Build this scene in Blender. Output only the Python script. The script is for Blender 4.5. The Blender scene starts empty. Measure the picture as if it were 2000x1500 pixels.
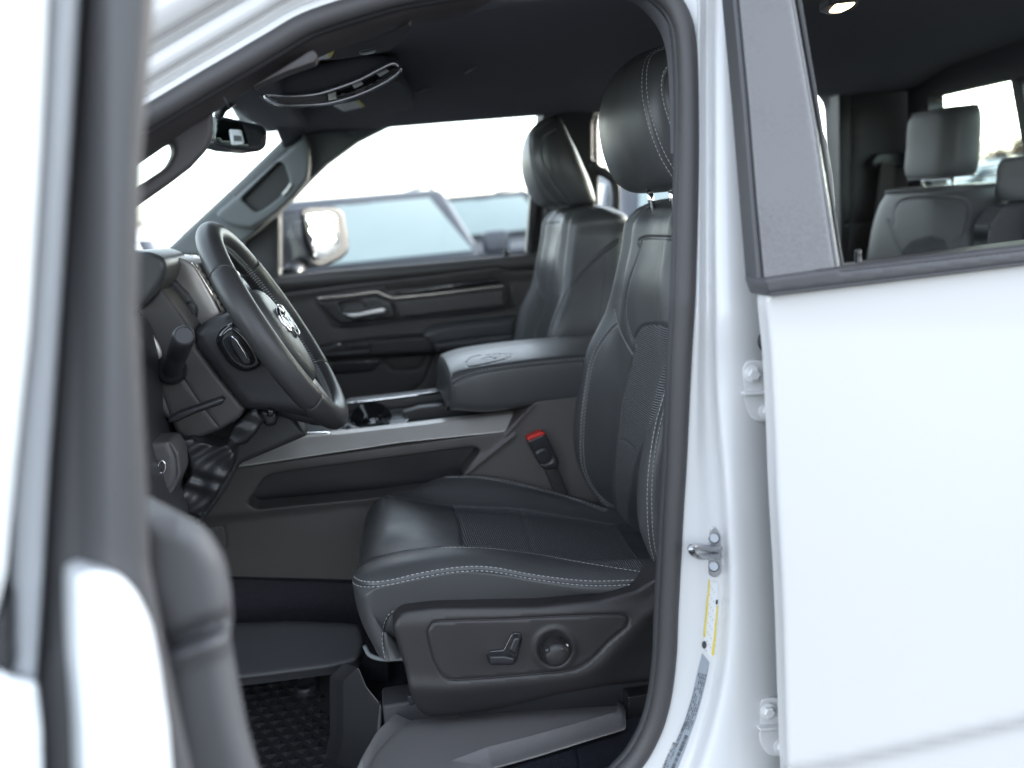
import bpy, math, random
import numpy as np
from mathutils import Vector
from mathutils.bvhtree import BVHTree
from mathutils.geometry import delaunay_2d_cdt
random.seed(7)
rad = math.radians
sc = bpy.context.scene
col = sc.collection

# ---------------------------------------------------------------- camera
CAM = np.array([0.0, -1.98, 1.55]); FPX = 1800.0
YAW, PITCH, ROLL = rad(8), rad(10.8), rad(5.2)
_f = np.array([math.sin(YAW)*math.cos(PITCH), math.cos(YAW)*math.cos(PITCH), -math.sin(PITCH)])
_r = np.array([math.cos(YAW), -math.sin(YAW), 0.0]); _u = np.cross(_r, _f)
CR_ = math.cos(ROLL)*_r - math.sin(ROLL)*_u
CU_ = math.sin(ROLL)*_r + math.cos(ROLL)*_u
cam_d = bpy.data.cameras.new('camera'); cam = bpy.data.objects.new('camera', cam_d); col.objects.link(cam)
from mathutils import Matrix
cam.matrix_world = Matrix(((CR_[0], CU_[0], -_f[0], CAM[0]), (CR_[1], CU_[1], -_f[1], CAM[1]),
                           (CR_[2], CU_[2], -_f[2], CAM[2]), (0, 0, 0, 1)))
cam_d.sensor_width = 36; cam_d.lens = 36*FPX/2000; cam_d.clip_start = 0.02; cam_d.clip_end = 2000
cam_d.dof.use_dof = True; cam_d.dof.focus_distance = 1.42; cam_d.dof.aperture_fstop = 2.6
sc.camera = cam

# ---------------------------------------------------------------- light
SUN_EL, SUN_AZ = rad(9), rad(62)        # low sun behind the far row of cars
w = bpy.data.worlds.new('World'); sc.world = w; w.use_nodes = True
nt = w.node_tree; nt.nodes.clear()
sky = nt.nodes.new('ShaderNodeTexSky'); sky.sky_type = 'NISHITA'; sky.sun_disc = False
sky.sun_elevation = SUN_EL; sky.sun_rotation = SUN_AZ; sky.air_density = 1.0; sky.dust_density = 1.2; sky.ozone_density = 3.0
bg = nt.nodes.new('ShaderNodeBackground'); bg.inputs['Strength'].default_value = 0.15
wo = nt.nodes.new('ShaderNodeOutputWorld')
hs = nt.nodes.new('ShaderNodeHueSaturation'); hs.inputs['Saturation'].default_value = .36      # thin high cloud
nt.links.new(sky.outputs[0], hs.inputs['Color']); nt.links.new(hs.outputs[0], bg.inputs[0]); nt.links.new(bg.outputs[0], wo.inputs[0])
sd = bpy.data.lights.new('sun', 'SUN'); sd.energy = 0.5; sd.angle = rad(16); sd.color = (1.0, 0.9, 0.78)
sun = bpy.data.objects.new('sun', sd); col.objects.link(sun)
_sd = Vector((math.sin(SUN_AZ)*math.cos(SUN_EL), math.cos(SUN_AZ)*math.cos(SUN_EL), math.sin(SUN_EL)))
sun.rotation_euler = _sd.to_track_quat('Z', 'Y').to_euler()
sc.view_settings.view_transform = 'Standard'; sc.view_settings.look = 'None'
sc.view_settings.exposure = 3.3; sc.view_settings.gamma = 1.0

# ---------------------------------------------------------------- pixel <-> world (2000x1500 frame)
def rays(px, py):
    px = np.asarray(px, float); py = np.asarray(py, float)
    return FPX*_f + (px-1000)[..., None]*CR_ - (py-750)[..., None]*CU_
def AN(px, py, Y):
    d = rays(px, py); t = (np.asarray(Y, float)-CAM[1])/d[..., 1]
    return CAM + d*t[..., None]
def A(px, py, Y): return AN(np.float64(px), np.float64(py), Y)
def AX(px, py, X):
    d = rays(px, py); return CAM + d*((X-CAM[0])/d[0])
def AZ(px, py, Z):
    d = rays(px, py); return CAM + d*((Z-CAM[2])/d[2])
def lean(px, py, g):
    """point on the leaning side surface y = g(z)"""
    Y = g(1.4)
    for _ in range(6):
        p = A(px, py, Y); Y = g(p[2])
    return A(px, py, Y)
def proj(P):
    v = np.asarray(P)-CAM; z = v@_f
    return np.stack([1000+FPX*(v@CR_)/z, 750-FPX*(v@CU_)/z], -1)

# ---------------------------------------------------------------- curves
def crs(pts, n, closed=False):
    """Catmull-Rom resample along arc index to n points"""
    P = np.asarray(pts, float); m = len(P)
    if closed:
        Q = np.concatenate([P[-1:], P, P[:2]]); t = np.linspace(0, m, n, endpoint=False)
    else:
        Q = np.concatenate([[2*P[0]-P[1]], P, [2*P[-1]-P[-2]]]); t = np.linspace(0, m-1, n)
    i = np.minimum(t.astype(int), (m-1) if closed else (m-2)); f = (t-i)[(...,)+(None,)*(P.ndim-1)]
    a, b, c, d = Q[i], Q[i+1], Q[i+2], Q[i+3]
    return 0.5*((2*b)+(-a+c)*f+(2*a-5*b+4*c-d)*f*f+(-a+3*b-3*c+d)*f**3)
def arc(pts, step, closed=False):
    """uniform resample of a dense polyline"""
    P = np.asarray(pts, float)
    if closed: P = np.concatenate([P, P[:1]])
    L = np.r_[0, np.cumsum(np.linalg.norm(np.diff(P, axis=0), axis=1))]
    n = max(2, int(round(L[-1]/step))+1); s = np.linspace(0, L[-1], n)
    out = np.stack([np.interp(s, L, P[:, k]) for k in range(P.shape[1])], -1)
    return out[:-1] if closed else out
def smooth(pts, step, closed=False): return arc(crs(pts, max(12*len(pts), 24), closed), step, closed)
def rpoly(pts, r=0, seg=6):
    """closed polygon with rounded corners; a point may carry its own radius"""
    out = []; n = len(pts)
    for i, p in enumerate(pts):
        rr = p[2] if len(p) > 2 else r
        p0 = np.array(p[:2], float); a = np.array(pts[i-1][:2], float)-p0; b = np.array(pts[(i+1) % n][:2], float)-p0
        la, lb = np.linalg.norm(a), np.linalg.norm(b)
        if rr <= 0: out.append(p0); continue
        q = min(rr, la*.48, lb*.48); pa = p0+a/la*q; pb = p0+b/lb*q
        for k in range(seg+1):
            t = k/seg; out.append((1-t)**2*pa+2*t*(1-t)*p0+t*t*pb)
    return np.array(out)
def segdist(P, L, closed=False):
    """distance of 2D/3D points to polyline"""
    P = np.asarray(P); L = np.asarray(L)
    B = np.concatenate([L, L[:1]]) if closed else L
    best = np.full(len(P), 1e9)
    for a, b in zip(B[:-1], B[1:]):
        ab = b-a; q = ab@ab
        if q < 1e-14: continue
        t = np.clip(((P-a)@ab)/q, 0, 1)
        d = np.linalg.norm(P-(a+t[:, None]*ab), axis=1); best = np.minimum(best, d)
    return best
def inside(P, poly):
    P = np.asarray(P); x, y = P[:, 0], P[:, 1]; c = np.zeros(len(P), bool)
    q = np.asarray(poly); j = len(q)-1
    for i in range(len(q)):
        xi, yi = q[i][:2]; xj, yj = q[j][:2]
        if yi != yj:
            m = ((yi > y) != (yj > y)) & (x < (xj-xi)*(y-yi)/(yj-yi)+xi); c ^= m
        j = i
    return c

# ---------------------------------------------------------------- objects
def link(name, me, mat, parent=None, smooth_=True, label=None, sharp=None, mats=None):
    o = bpy.data.objects.new(name, me); col.objects.link(o)
    for m in (mats or [mat]): me.materials.append(m)
    if smooth_:
        me.polygons.foreach_set('use_smooth', [True]*len(me.polygons))
        if sharp: me.set_sharp_from_angle(angle=rad(sharp))
    if parent is not None: o.parent = parent
    if label: o['label'] = label
    return o
def mesh(name, V, F, mat, parent=None, smooth_=True, sharp=None, label=None, bevel=0, bseg=2, sub=0, solid=0, soff=-1):
    me = bpy.data.meshes.new(name); me.from_pydata([tuple(map(float, v)) for v in V], [], [tuple(map(int, f)) for f in F]); me.update()
    o = link(name, me, mat, parent, smooth_, label, sharp)
    if solid:
        m = o.modifiers.new('s', 'SOLIDIFY'); m.thickness = solid; m.offset = soff
    if bevel:
        m = o.modifiers.new('b', 'BEVEL'); m.width = bevel; m.segments = bseg; m.limit_method = 'ANGLE'; m.angle_limit = rad(35); m.harden_normals = False
    if sub:
        m = o.modifiers.new('u', 'SUBSURF'); m.levels = sub; m.render_levels = sub
    return o
class MB:
    """collects simple solids into ONE mesh"""
    def __init__(s): s.V = []; s.F = []
    def add(s, V, F):
        n = len(s.V); s.V += [tuple(map(float, v)) for v in V]; s.F += [tuple(int(i)+n for i in f) for f in F]; return s
    def hexa(s, a):     # 8 corners: 4 bottom ring, 4 top ring
        return s.add(a, [(0, 3, 2, 1), (4, 5, 6, 7), (0, 1, 5, 4), (1, 2, 6, 5), (2, 3, 7, 6), (3, 0, 4, 7)])
    def box(s, lo, hi):
        x0, y0, z0 = lo; x1, y1, z1 = hi
        return s.hexa([(x0,y0,z0),(x1,y0,z0),(x1,y1,z0),(x0,y1,z0),(x0,y0,z1),(x1,y0,z1),(x1,y1,z1),(x0,y1,z1)])
    def prism(s, ring, vec):
        n = len(ring); R = [np.array(p, float) for p in ring]; T = [p+np.array(vec) for p in R]
        return s.add(R+T, [tuple(range(n))[::-1], tuple(range(n, 2*n))]+[(i, (i+1) % n, (i+1) % n+n, i+n) for i in range(n)])
    def tube(s, pts, r, seg=10, closed=False, flat=1.0, up=(0, 0, 1), caps=True, spow=None):
        P = np.asarray(pts, float); n = len(P)
        rr = np.broadcast_to(np.asarray(r, float), (n,))
        T = np.roll(P, -1, 0)-np.roll(P, 1, 0) if closed else np.gradient(P, axis=0)
        T /= np.linalg.norm(T, axis=1)[:, None]+1e-12
        up = np.array(up, float); B0 = len(s.V); V = []
        N = None
        for i in range(n):
            a = up-T[i]*(up@T[i])
            if N is not None and np.linalg.norm(a) < .15: a = N-T[i]*(N@T[i])
            a /= np.linalg.norm(a)+1e-9; N = a; b = np.cross(T[i], a)
            for k in range(seg):
                th = 2*math.pi*k/seg; c, q = math.cos(th), math.sin(th)
                if spow: c = math.copysign(abs(c)**spow, c); q = math.copysign(abs(q)**spow, q)
                V.append(P[i]+rr[i]*(a*c+b*q*flat))
        F = []
        for i in range(n if closed else n-1):
            j = (i+1) % n
            for k in range(seg):
                l = (k+1) % seg; F.append((i*seg+k, i*seg+l, j*seg+l, j*seg+k))
        if not closed and caps: F += [tuple(range(seg))[::-1], tuple(range((n-1)*seg, n*seg))]
        return s.add(V, F)
    def cyl(s, a, b, r0, r1=None, seg=24, prof=None):
        """lathe between points a and b; prof = [(t, r)]"""
        a = np.array(a, float); b = np.array(b, float); r1 = r0 if r1 is None else r1
        prof = prof or [(0, r0), (1, r1)]
        d = (b-a); h = np.array([0, 0, 1.0]) if abs(d[2]) < .8*np.linalg.norm(d) else np.array([1.0, 0, 0])
        u = np.cross(d, h); u /= np.linalg.norm(u); v = np.cross(d, u); v /= np.linalg.norm(v)
        V = []
        for t, r in prof:
            for k in range(seg):
                th = 2*math.pi*k/seg; V.append(a+d*t+r*(u*math.cos(th)+v*math.sin(th)))
        n = len(prof); F = [(i*seg+k, (i+1)*seg+k, (i+1)*seg+(k+1) % seg, i*seg+(k+1) % seg) for i in range(n-1) for k in range(seg)]
        F += [tuple(range(seg)), tuple(range((n-1)*seg, n*seg))[::-1]]
        return s.add(V, F)
    def build(s, name, mat, parent=None, **k): return mesh(name, s.V, s.F, mat, parent, **k)
def obj(name, mat, parent, fn, **k):
    m = MB(); fn(m); return m.build(name, mat, parent, **k)

def relief(name, parent, mat, outline, Y, step=8, edge=.005, thick=.03, dfn=None, grooves=(), holes=(), back=None,
           cap=False, label=None, smo=False, holedge=None, flip=False):
    """a moulded panel: outline (2000x1500 frame) laid on the surface y=Y, rounded edges, relief dfn (m towards viewer), grooves"""
    ol = smooth([p[:2] for p in outline], step*.7, True) if smo else arc(rpoly(outline), step*.7, True)
    Yf = Y if callable(Y) else (lambda px, py: np.full(np.shape(px), float(Y)))
    c = ol.mean(0); mpp = np.linalg.norm(A(c[0], c[1], float(Yf(c[0], c[1])))-CAM)/FPX
    e = max(edge/mpp, .5)
    hl = [arc(rpoly(h), step*.7, True) for h in holes]
    def inset(L, dist, sgn):
        t = np.roll(L, -1, 0)-np.roll(L, 1, 0); t /= np.linalg.norm(t, axis=1)[:, None]+1e-9
        area = .5*np.sum(L[:, 0]*np.roll(L[:, 1], -1)-np.roll(L[:, 0], -1)*L[:, 1])
        n = np.stack([-t[:, 1], t[:, 0]], -1)*(1 if area > 0 else -1)*sgn
        return L+n*dist
    pts = [ol]+hl; edges = []; n0 = 0
    for L in pts:
        m = len(L); edges += [(n0+i, n0+(i+1) % m) for i in range(m)]; n0 += m
    extra = []
    for q in (.08, .25, .5, .8, 1.1):
        if e*q > .6: extra.append(inset(ol, e*q, 1)); extra += [inset(h, e*q, -1) for h in hl]
    gl = []
    for g in grooves:
        G = arc(g[0], step*.5) if len(g) < 4 or not g[3] else arc(g[0], step*.5, True)
        gl.append((G, g[1]/mpp, g[2]));
        t = np.gradient(G, axis=0); t /= np.linalg.norm(t, axis=1)[:, None]+1e-9; nn = np.stack([-t[:, 1], t[:, 0]], -1)
        for q in (-2, -1, -.4, 0, .4, 1, 2): extra.append(G+nn*q*g[1]/mpp)
    lo, hi = ol.min(0), ol.max(0)
    gx, gy = np.meshgrid(np.arange(lo[0], hi[0], step), np.arange(lo[1], hi[1], step*.87))
    gx = gx+((np.arange(gx.shape[0]) % 2)*step*.5)[:, None]
    g = np.stack([gx.ravel(), gy.ravel()], -1)
    ex = np.concatenate(extra) if extra else np.zeros((0, 2))
    allb = np.concatenate(pts)
    def far(Pn, L, lim):
        k = np.ones(len(Pn), bool)
        for i in range(0, len(Pn), 4000):
            D = np.linalg.norm(Pn[i:i+4000, None]-L[None], axis=2).min(1); k[i:i+4000] = D > lim
        return k
    if len(ex):
        ex = ex[inside(ex, ol)]
        for h in hl: ex = ex[~inside(ex, h)]
        key = np.unique(np.round(ex/1.2).astype(int), axis=0, return_index=True)[1]; ex = ex[key]
        ex = ex[far(ex, allb, .5)]
    g = g[inside(g, ol)]
    for h in hl: g = g[~inside(g, h)]
    if len(g): g = g[far(g, np.concatenate([allb, ex]) if len(ex) else allb, step*.45)]
    P2 = np.concatenate([allb, ex, g])
    vs, _, fs, *_r2 = delaunay_2d_cdt([Vector((float(a), float(b))) for a, b in P2], edges, [], 0, 1e-5)
    V2 = np.array([(v.x, v.y) for v in vs]); F = np.array([f for f in fs if len(f) == 3])
    cen = V2[F].mean(1); k = inside(cen, ol)
    for h in hl: k &= ~inside(cen, h)
    F = F[k]
    Yv = np.asarray(Yf(V2[:, 0], V2[:, 1]), float)+0*V2[:, 0]
    d = segdist(V2, ol, True)
    Yv = Yv+np.where(d < e, edge*(1-np.sqrt(np.clip(1-(1-d/e)**2, 0, 1))), 0)
    he = edge if holedge is None else holedge
    for h in hl:
        dh = segdist(V2, h, True); eh = max(he/mpp, .5)
        Yv = Yv+np.where(dh < eh, he*(1-np.sqrt(np.clip(1-(1-dh/eh)**2, 0, 1))), 0)
    if dfn is not None: Yv = Yv-dfn(V2[:, 0], V2[:, 1])
    for G, wpx, dep in gl: Yv = Yv+dep*np.exp(-(segdist(V2, G)/wpx)**2)
    V3 = AN(V2[:, 0], V2[:, 1], Yv)
    # orientation towards viewer
    a, b, c2 = V2[F[:, 0]], V2[F[:, 1]], V2[F[:, 2]]
    ar = (b[:, 0]-a[:, 0])*(c2[:, 1]-a[:, 1])-(b[:, 1]-a[:, 1])*(c2[:, 0]-a[:, 0])
    F[ar > 0] = F[ar > 0][:, ::-1]
    # border walls
    from collections import Counter
    cnt = Counter()
    for f in F:
        for i in range(3): cnt[(f[i], f[(i+1) % 3])] += 1
    bnd = [(x, y) for (x, y) in cnt if (y, x) not in cnt]
    bv = sorted(set(i for ee in bnd for i in ee)); idx = {v: len(V3)+i for i, v in enumerate(bv)}
    bk = np.array(back if back is not None else (0, thick, 0), float)
    V = list(V3)+[V3[v]+bk for v in bv]
    Fa = [tuple(f) for f in F]+[(y, x, idx[x], idx[y]) for x, y in bnd]
    if cap and not holes:
        nxt = {x: y for x, y in bnd}; s0 = bnd[0][0]; loop = [s0]; cur = nxt[s0]
        while cur != s0 and len(loop) < len(bnd)+2: loop.append(cur); cur = nxt.get(cur, s0)
        Fa.append(tuple(idx[v] for v in loop))
    return mesh(name, V, Fa, mat, parent, sharp=None, label=label)

class Surf:
    """smooth lofted surface with seams that are grooved into it and stitched"""
    def __init__(s, rows, nu, nv, cu=False, cv=False):
        R = np.asarray(rows, float)
        G = crs(R, nu, cu); G = np.swapaxes(crs(np.swapaxes(G, 0, 1), nv, cv), 0, 1)
        s.G = G; s.nu, s.nv, s.cu, s.cv = nu, nv, cu, cv
        s.V = G.reshape(-1, 3).copy(); F = []
        for i in range(nu if cu else nu-1):
            i2 = (i+1) % nu
            for j in range(nv if cv else nv-1):
                j2 = (j+1) % nv; F.append((i*nv+j, i*nv+j2, i2*nv+j2, i2*nv+j))
        s.F = np.array(F); s.caps = []; s.st = []; s.bvh = None
    def normals(s):
        a = s.V[s.F[:, 2]]-s.V[s.F[:, 0]]; b = s.V[s.F[:, 3]]-s.V[s.F[:, 1]]; n = np.cross(a, b)
        N = np.zeros_like(s.V)
        for k in range(4): np.add.at(N, s.F[:, k], n)
        return N/(np.linalg.norm(N, axis=1)[:, None]+1e-12)
    def orient(s, outward_from):
        N = s.normals(); c = np.asarray(outward_from)
        if np.mean(np.sum(N*(s.V-c), 1)) < 0: s.F = s.F[:, ::-1]
        return s
    def cap(s, end):
        i = 0 if end == 0 else s.nu-1
        ring = [i*s.nv+j for j in range(s.nv)]; s.caps.append(tuple(ring)); return s
    def cast(s, pts, step=3.0, sm=True):
        """drop a line drawn in the frame onto the surface: points and normals"""
        if s.bvh is None: s.bvh = BVHTree.FromPolygons([Vector(v) for v in s.V], [tuple(map(int, f)) for f in s.F])
        L = smooth(pts, step) if sm and len(pts) > 2 else arc(pts, step)
        P, N = [], []
        for x, y in L:
            d = rays(x, y); d = d/np.linalg.norm(d)
            h = s.bvh.ray_cast(Vector(CAM), Vector(d))
            if h[0] is not None:
                n = np.array(h[1]); n = -n if n@d > 0 else n
                P.append(np.array(h[0])); N.append(n)
        return np.array(P), np.array(N)
    def seam(s, pts, w=.0022, d=.0028, st=(), sm=True, pitch=(.0048, .0026), r=.00055, ridge=0):
        P, N = s.cast(pts, sm=sm)
        if len(P) < 3: print('seam missed', pts[:2]); return s
        L = np.linalg.norm(np.diff(P, axis=0), axis=1)
        if L.max() > .05:   # jumped off an edge: keep the longest run
            br = [0]+[i+1 for i in np.where(L > .05)[0]]+[len(P)]
            k = max(range(len(br)-1), key=lambda i: br[i+1]-br[i]); P, N = P[br[k]:br[k+1]], N[br[k]:br[k+1]]
        if len(P) < 3: return s
        s.gr = getattr(s, 'gr', []); s.gr.append((P, w, d, ridge))
        T = np.gradient(P, axis=0); T /= np.linalg.norm(T, axis=1)[:, None]+1e-9
        Bn = np.cross(N, T)
        for off in st: s.st.append((P+Bn*off+N*.0004, N, pitch, r))
        return s
    def relax(s, mask, it=40):
        """round off hard corners"""
        G = s.V.reshape(s.nu, s.nv, 3); k = mask(G)[..., None]*.5
        for _ in range(it):
            A_ = G.copy(); A_[1:-1, 1:-1] = (G[:-2, 1:-1]+G[2:, 1:-1]+G[1:-1, :-2]+G[1:-1, 2:])/4; G = G+(A_-G)*k
        s.V = G.reshape(-1, 3); s.bvh = None; return s
    def apply(s):
        N = s.normals()
        for P, w, d, ridge in getattr(s, 'gr', []):
            lo, hi = P.min(0)-.02, P.max(0)+.02
            m = np.all((s.V > lo) & (s.V < hi), axis=1); ids = np.where(m)[0]
            if not len(ids): continue
            dd = segdist(s.V[ids], P)
            s.V[ids] -= N[ids]*(d*np.exp(-(dd/w)**2)-ridge*np.exp(-((dd-.006)/.005)**2))[:, None]
        return s
    def build(s, name, mat, parent, regions=(), label=None):
        """regions: [(name, mat, frame polygon)] become meshes of their own"""
        cen = s.V[s.F].mean(1); q = proj(cen); left = np.ones(len(s.F), bool); out = []
        n = np.cross(s.V[s.F[:, 2]]-s.V[s.F[:, 0]], s.V[s.F[:, 3]]-s.V[s.F[:, 1]]); facing = np.sum(n*(cen-CAM), 1) < 0
        sel = []
        for rn, rm, poly in regions:
            k = inside(q, poly) & left & facing; left &= ~k; sel.append((rn, rm, k))
        for rn, rm, k in [(name, mat, left)]+sel:
            F = s.F[k]; used = np.unique(F); mp = np.full(len(s.V), -1); mp[used] = np.arange(len(used))
            me_caps = []
            if rn == name and s.caps:
                me_caps = [tuple(int(mp[i]) for i in c if mp[i] >= 0) for c in s.caps]
            out.append(mesh(rn, s.V[used], list(map(tuple, mp[F]))+me_caps, rm, parent, label=label if rn == name else None))
        return out
    def stitches(s, name, mat, parent):
        if not s.st: return None
        bv = BVHTree.FromPolygons([Vector(v) for v in s.V], [tuple(map(int, f)) for f in s.F])
        for P, N, (ln, gap), r in s.st:
            m = MB(); stitch_run(m, P, N, ln, gap, r, bv)
            if m.V: m.build(name, mat, parent)
def stitch_run(m, P, N, ln=.0048, gap=.0026, r=.00055, bv=None):
    L = np.r_[0, np.cumsum(np.linalg.norm(np.diff(P, axis=0), axis=1))]
    at = lambda s_: (np.array([np.interp(s_, L, P[:, k]) for k in range(3)]), np.array([np.interp(s_, L, N[:, k]) for k in range(3)]))
    s_ = gap
    while s_+ln < L[-1]:
        a, na = at(s_); b, nb = at(s_+ln)
        if bv is not None:
            for q_, n_ in ((a, na), (b, nb)):
                h = bv.find_nearest(Vector(q_))
                if h[0] is not None: q_[:] = np.array(h[0])+n_*r*.35
        t = (b-a)/(np.linalg.norm(b-a)+1e-9); n = na/(np.linalg.norm(na)+1e-9); c = np.cross(t, n)
        V = []
        for f, q in ((0, .45), (.18, 1), (.82, 1), (1, .45)):
            p = a+(b-a)*f
            for x, y in ((1, 0), (.4, .9), (-.4, .9), (-1, 0), (-.4, -.5), (.4, -.5)): V.append(p+r*q*(c*x+n*y))
        F = [(i*6+k, i*6+(k+1) % 6, (i+1)*6+(k+1) % 6, (i+1)*6+k) for i in range(3) for k in range(6)]
        F += [tuple(range(6))[::-1], tuple(range(18, 24))]
        m.add(V, F); s_ += ln+gap
def empty(name, loc=(0, 0, 0), parent=None, label=None):
    o = bpy.data.objects.new(name, None); col.objects.link(o); o.location = loc; o.empty_display_size = .05
    if parent is not None: o.parent = parent
    if label: o['label'] = label
    return o
def top(o, label, cat, group=None, kind=None):
    if kind: o['kind'] = kind
    else: o['label'] = label; o['category'] = cat
    if kind == 'stuff': o['label'] = label; o['category'] = cat
    if group: o['group'] = group
    return o

# ---------------------------------------------------------------- materials
def M(name, color, rough=.5, metal=0, bump=0, bscale=400, var=0, vscale=6, coat=0, spec=.5, kind='noise', dist=.001, emit=None, estr=1, sheen=0):
    if max(color) < .1: color = tuple(c*1.6 for c in color)
    m = bpy.data.materials.new(name); m.use_nodes = True; n = m.node_tree; b = n.nodes['Principled BSDF']
    b.inputs['Base Color'].default_value = (*color, 1); b.inputs['Roughness'].default_value = rough
    b.inputs['Metallic'].default_value = metal; b.inputs['Specular IOR Level'].default_value = spec
    if coat: b.inputs['Coat Weight'].default_value = coat; b.inputs['Coat Roughness'].default_value = .05
    if sheen: b.inputs['Sheen Weight'].default_value = sheen; b.inputs['Sheen Roughness'].default_value = .6
    if emit: b.inputs['Emission Color'].default_value = (*emit, 1); b.inputs['Emission Strength'].default_value = estr
    tc = n.nodes.new('ShaderNodeTexCoord')
    if var:
        no = n.nodes.new('ShaderNodeTexNoise'); no.inputs['Scale'].default_value = vscale; no.inputs['Detail'].default_value = 5
        n.links.new(tc.outputs['Object'], no.inputs['Vector'])
        mr = n.nodes.new('ShaderNodeMapRange'); mr.inputs['To Min'].default_value = rough-var; mr.inputs['To Max'].default_value = rough+var
        mr.inputs['From Min'].default_value = .3; mr.inputs['From Max'].default_value = .7
        n.links.new(no.outputs['Fac'], mr.inputs['Value']); n.links.new(mr.outputs[0], b.inputs['Roughness'])
        mx = n.nodes.new('ShaderNodeMix'); mx.data_type = 'RGBA'; mx.inputs[6].default_value = (*[c*(1-var) for c in color], 1); mx.inputs[7].default_value = (*[c*(1+var) for c in color], 1)
        n.links.new(no.outputs['Fac'], mx.inputs[0]); n.links.new(mx.outputs[2], b.inputs['Base Color'])
    if bump:
        if kind == 'voronoi':
            t = n.nodes.new('ShaderNodeTexVoronoi'); t.feature = 'SMOOTH_F1'; out = t.outputs['Distance']
        else:
            t = n.nodes.new('ShaderNodeTexNoise'); t.inputs['Detail'].default_value = 3; out = t.outputs['Fac']
        t.inputs['Scale'].default_value = bscale; n.links.new(tc.outputs['Object'], t.inputs['Vector'])
        bp = n.nodes.new('ShaderNodeBump'); bp.inputs['Strength'].default_value = bump; bp.inputs['Distance'].default_value = dist
        n.links.new(out, bp.inputs['Height']); n.links.new(bp.outputs[0], b.inputs['Normal'])
    return m
def weave(name, c0, c1, fx=330, rot=(0, 0, 0), axis='X'):
    """ribbed knit cloth"""
    m = M(name, c0, rough=.9, spec=.25); n = m.node_tree; b = n.nodes['Principled BSDF']
    tc = n.nodes.new('ShaderNodeTexCoord'); mp = n.nodes.new('ShaderNodeMapping'); mp.inputs['Rotation'].default_value = rot
    n.links.new(tc.outputs['Object'], mp.inputs['Vector'])
    wv = n.nodes.new('ShaderNodeTexWave'); wv.bands_direction = axis; wv.inputs['Scale'].default_value = fx
    wv.inputs['Distortion'].default_value = 1.2; wv.inputs['Detail'].default_value = 2; wv.inputs['Detail Scale'].default_value = 3
    no = n.nodes.new('ShaderNodeTexNoise'); no.inputs['Scale'].default_value = 700; no.inputs['Detail'].default_value = 2
    n.links.new(mp.outputs[0], wv.inputs['Vector']); n.links.new(mp.outputs[0], no.inputs['Vector'])
    ml = n.nodes.new('ShaderNodeMath'); ml.operation = 'MULTIPLY'; n.links.new(wv.outputs['Fac'], ml.inputs[0]); n.links.new(no.outputs['Fac'], ml.inputs[1])
    mx = n.nodes.new('ShaderNodeMix'); mx.data_type = 'RGBA'; mx.inputs[6].default_value = (*c0, 1); mx.inputs[7].default_value = (*c1, 1)
    n.links.new(ml.outputs[0], mx.inputs[0]); n.links.new(mx.outputs[2], b.inputs['Base Color'])
    bp = n.nodes.new('ShaderNodeBump'); bp.inputs['Strength'].default_value = .8; bp.inputs['Distance'].default_value = .0012
    n.links.new(ml.outputs[0], bp.inputs['Height']); n.links.new(bp.outputs[0], b.inputs['Normal'])
    return m
def glass(name, tint=(1, 1, 1), refl=1.0):
    m = bpy.data.materials.new(name); m.use_nodes = True; n = m.node_tree; n.nodes.clear()
    o = n.nodes.new('ShaderNodeOutputMaterial'); mx = n.nodes.new('ShaderNodeMixShader')
    t = n.nodes.new('ShaderNodeBsdfTransparent'); t.inputs[0].default_value = (*tint, 1)
    g = n.nodes.new('ShaderNodeBsdfGlossy'); g.inputs['Roughness'].default_value = .02
    lw = n.nodes.new('ShaderNodeLayerWeight'); pw = n.nodes.new('ShaderNodeMath'); pw.operation = 'POWER'; pw.inputs[1].default_value = 5
    f = n.nodes.new('ShaderNodeMath'); f.operation = 'MULTIPLY_ADD'; f.inputs[1].default_value = .12+.3*refl; f.inputs[2].default_value = .025
    lw.inputs['Blend'].default_value = .5; n.links.new(lw.outputs['Facing'], pw.inputs[0]); n.links.new(pw.outputs[0], f.inputs[0])
    n.links.new(f.outputs[0], mx.inputs[0]); n.links.new(t.outputs[0], mx.inputs[1]); n.links.new(g.outputs[0], mx.inputs[2]); n.links.new(mx.outputs[0], o.inputs[0])
    return m
leather = M('leather_black', (.036, .0365, .038), .41, bump=.22, bscale=650, kind='voronoi', dist=.0012, var=.06, vscale=14)
leather_s = M('leather_smooth', (.034, .0345, .036), .36, bump=.16, bscale=800, kind='voronoi', dist=.001, var=.05, vscale=10)
cloth = weave('cloth_ribbed', (.012, .0125, .014), (.30, .302, .315), 85, axis='X')
cloth_b = weave('cloth_ribbed_back', (.014, .0145, .016), (.30, .302, .310), 85, axis='Z')
plastic = M('plastic_grained', (.0140, .0128, .0136), .46, bump=.35, bscale=1100, dist=.0008, var=.05, vscale=9)
plastic_g = M('plastic_grey', (.055, .052, .052), .55, bump=.3, bscale=1200, dist=.0006, var=.04)
plastic_m = M('plastic_mid', (.030, .029, .030), .5, bump=.3, bscale=1200, dist=.0006, var=.04)
trimgrey = M('trim_grey', (.125, .135, .138), .6, bump=.3, bscale=900, dist=.0006, var=.03)
gloss = M('gloss_black', (.008, .008, .009), .08, coat=.6)
satin = M('satin_black', (.015, .015, .017), .3)
rubber = M('rubber', (.029, .0275, .0285), .55, bump=.25, bscale=500, var=.06)
rubber_d = M('rubber_dark', (.018, .018, .020), .6, bump=.3, bscale=600)
headl = M('headliner_cloth', (.135, .135, .150), .95, bump=.5, bscale=900, dist=.0008, spec=.2)
carpet = M('carpet', (.024, .024, .029), 1.0, bump=1.0, bscale=420, dist=.004, spec=.1, var=.3, vscale=120)
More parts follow.
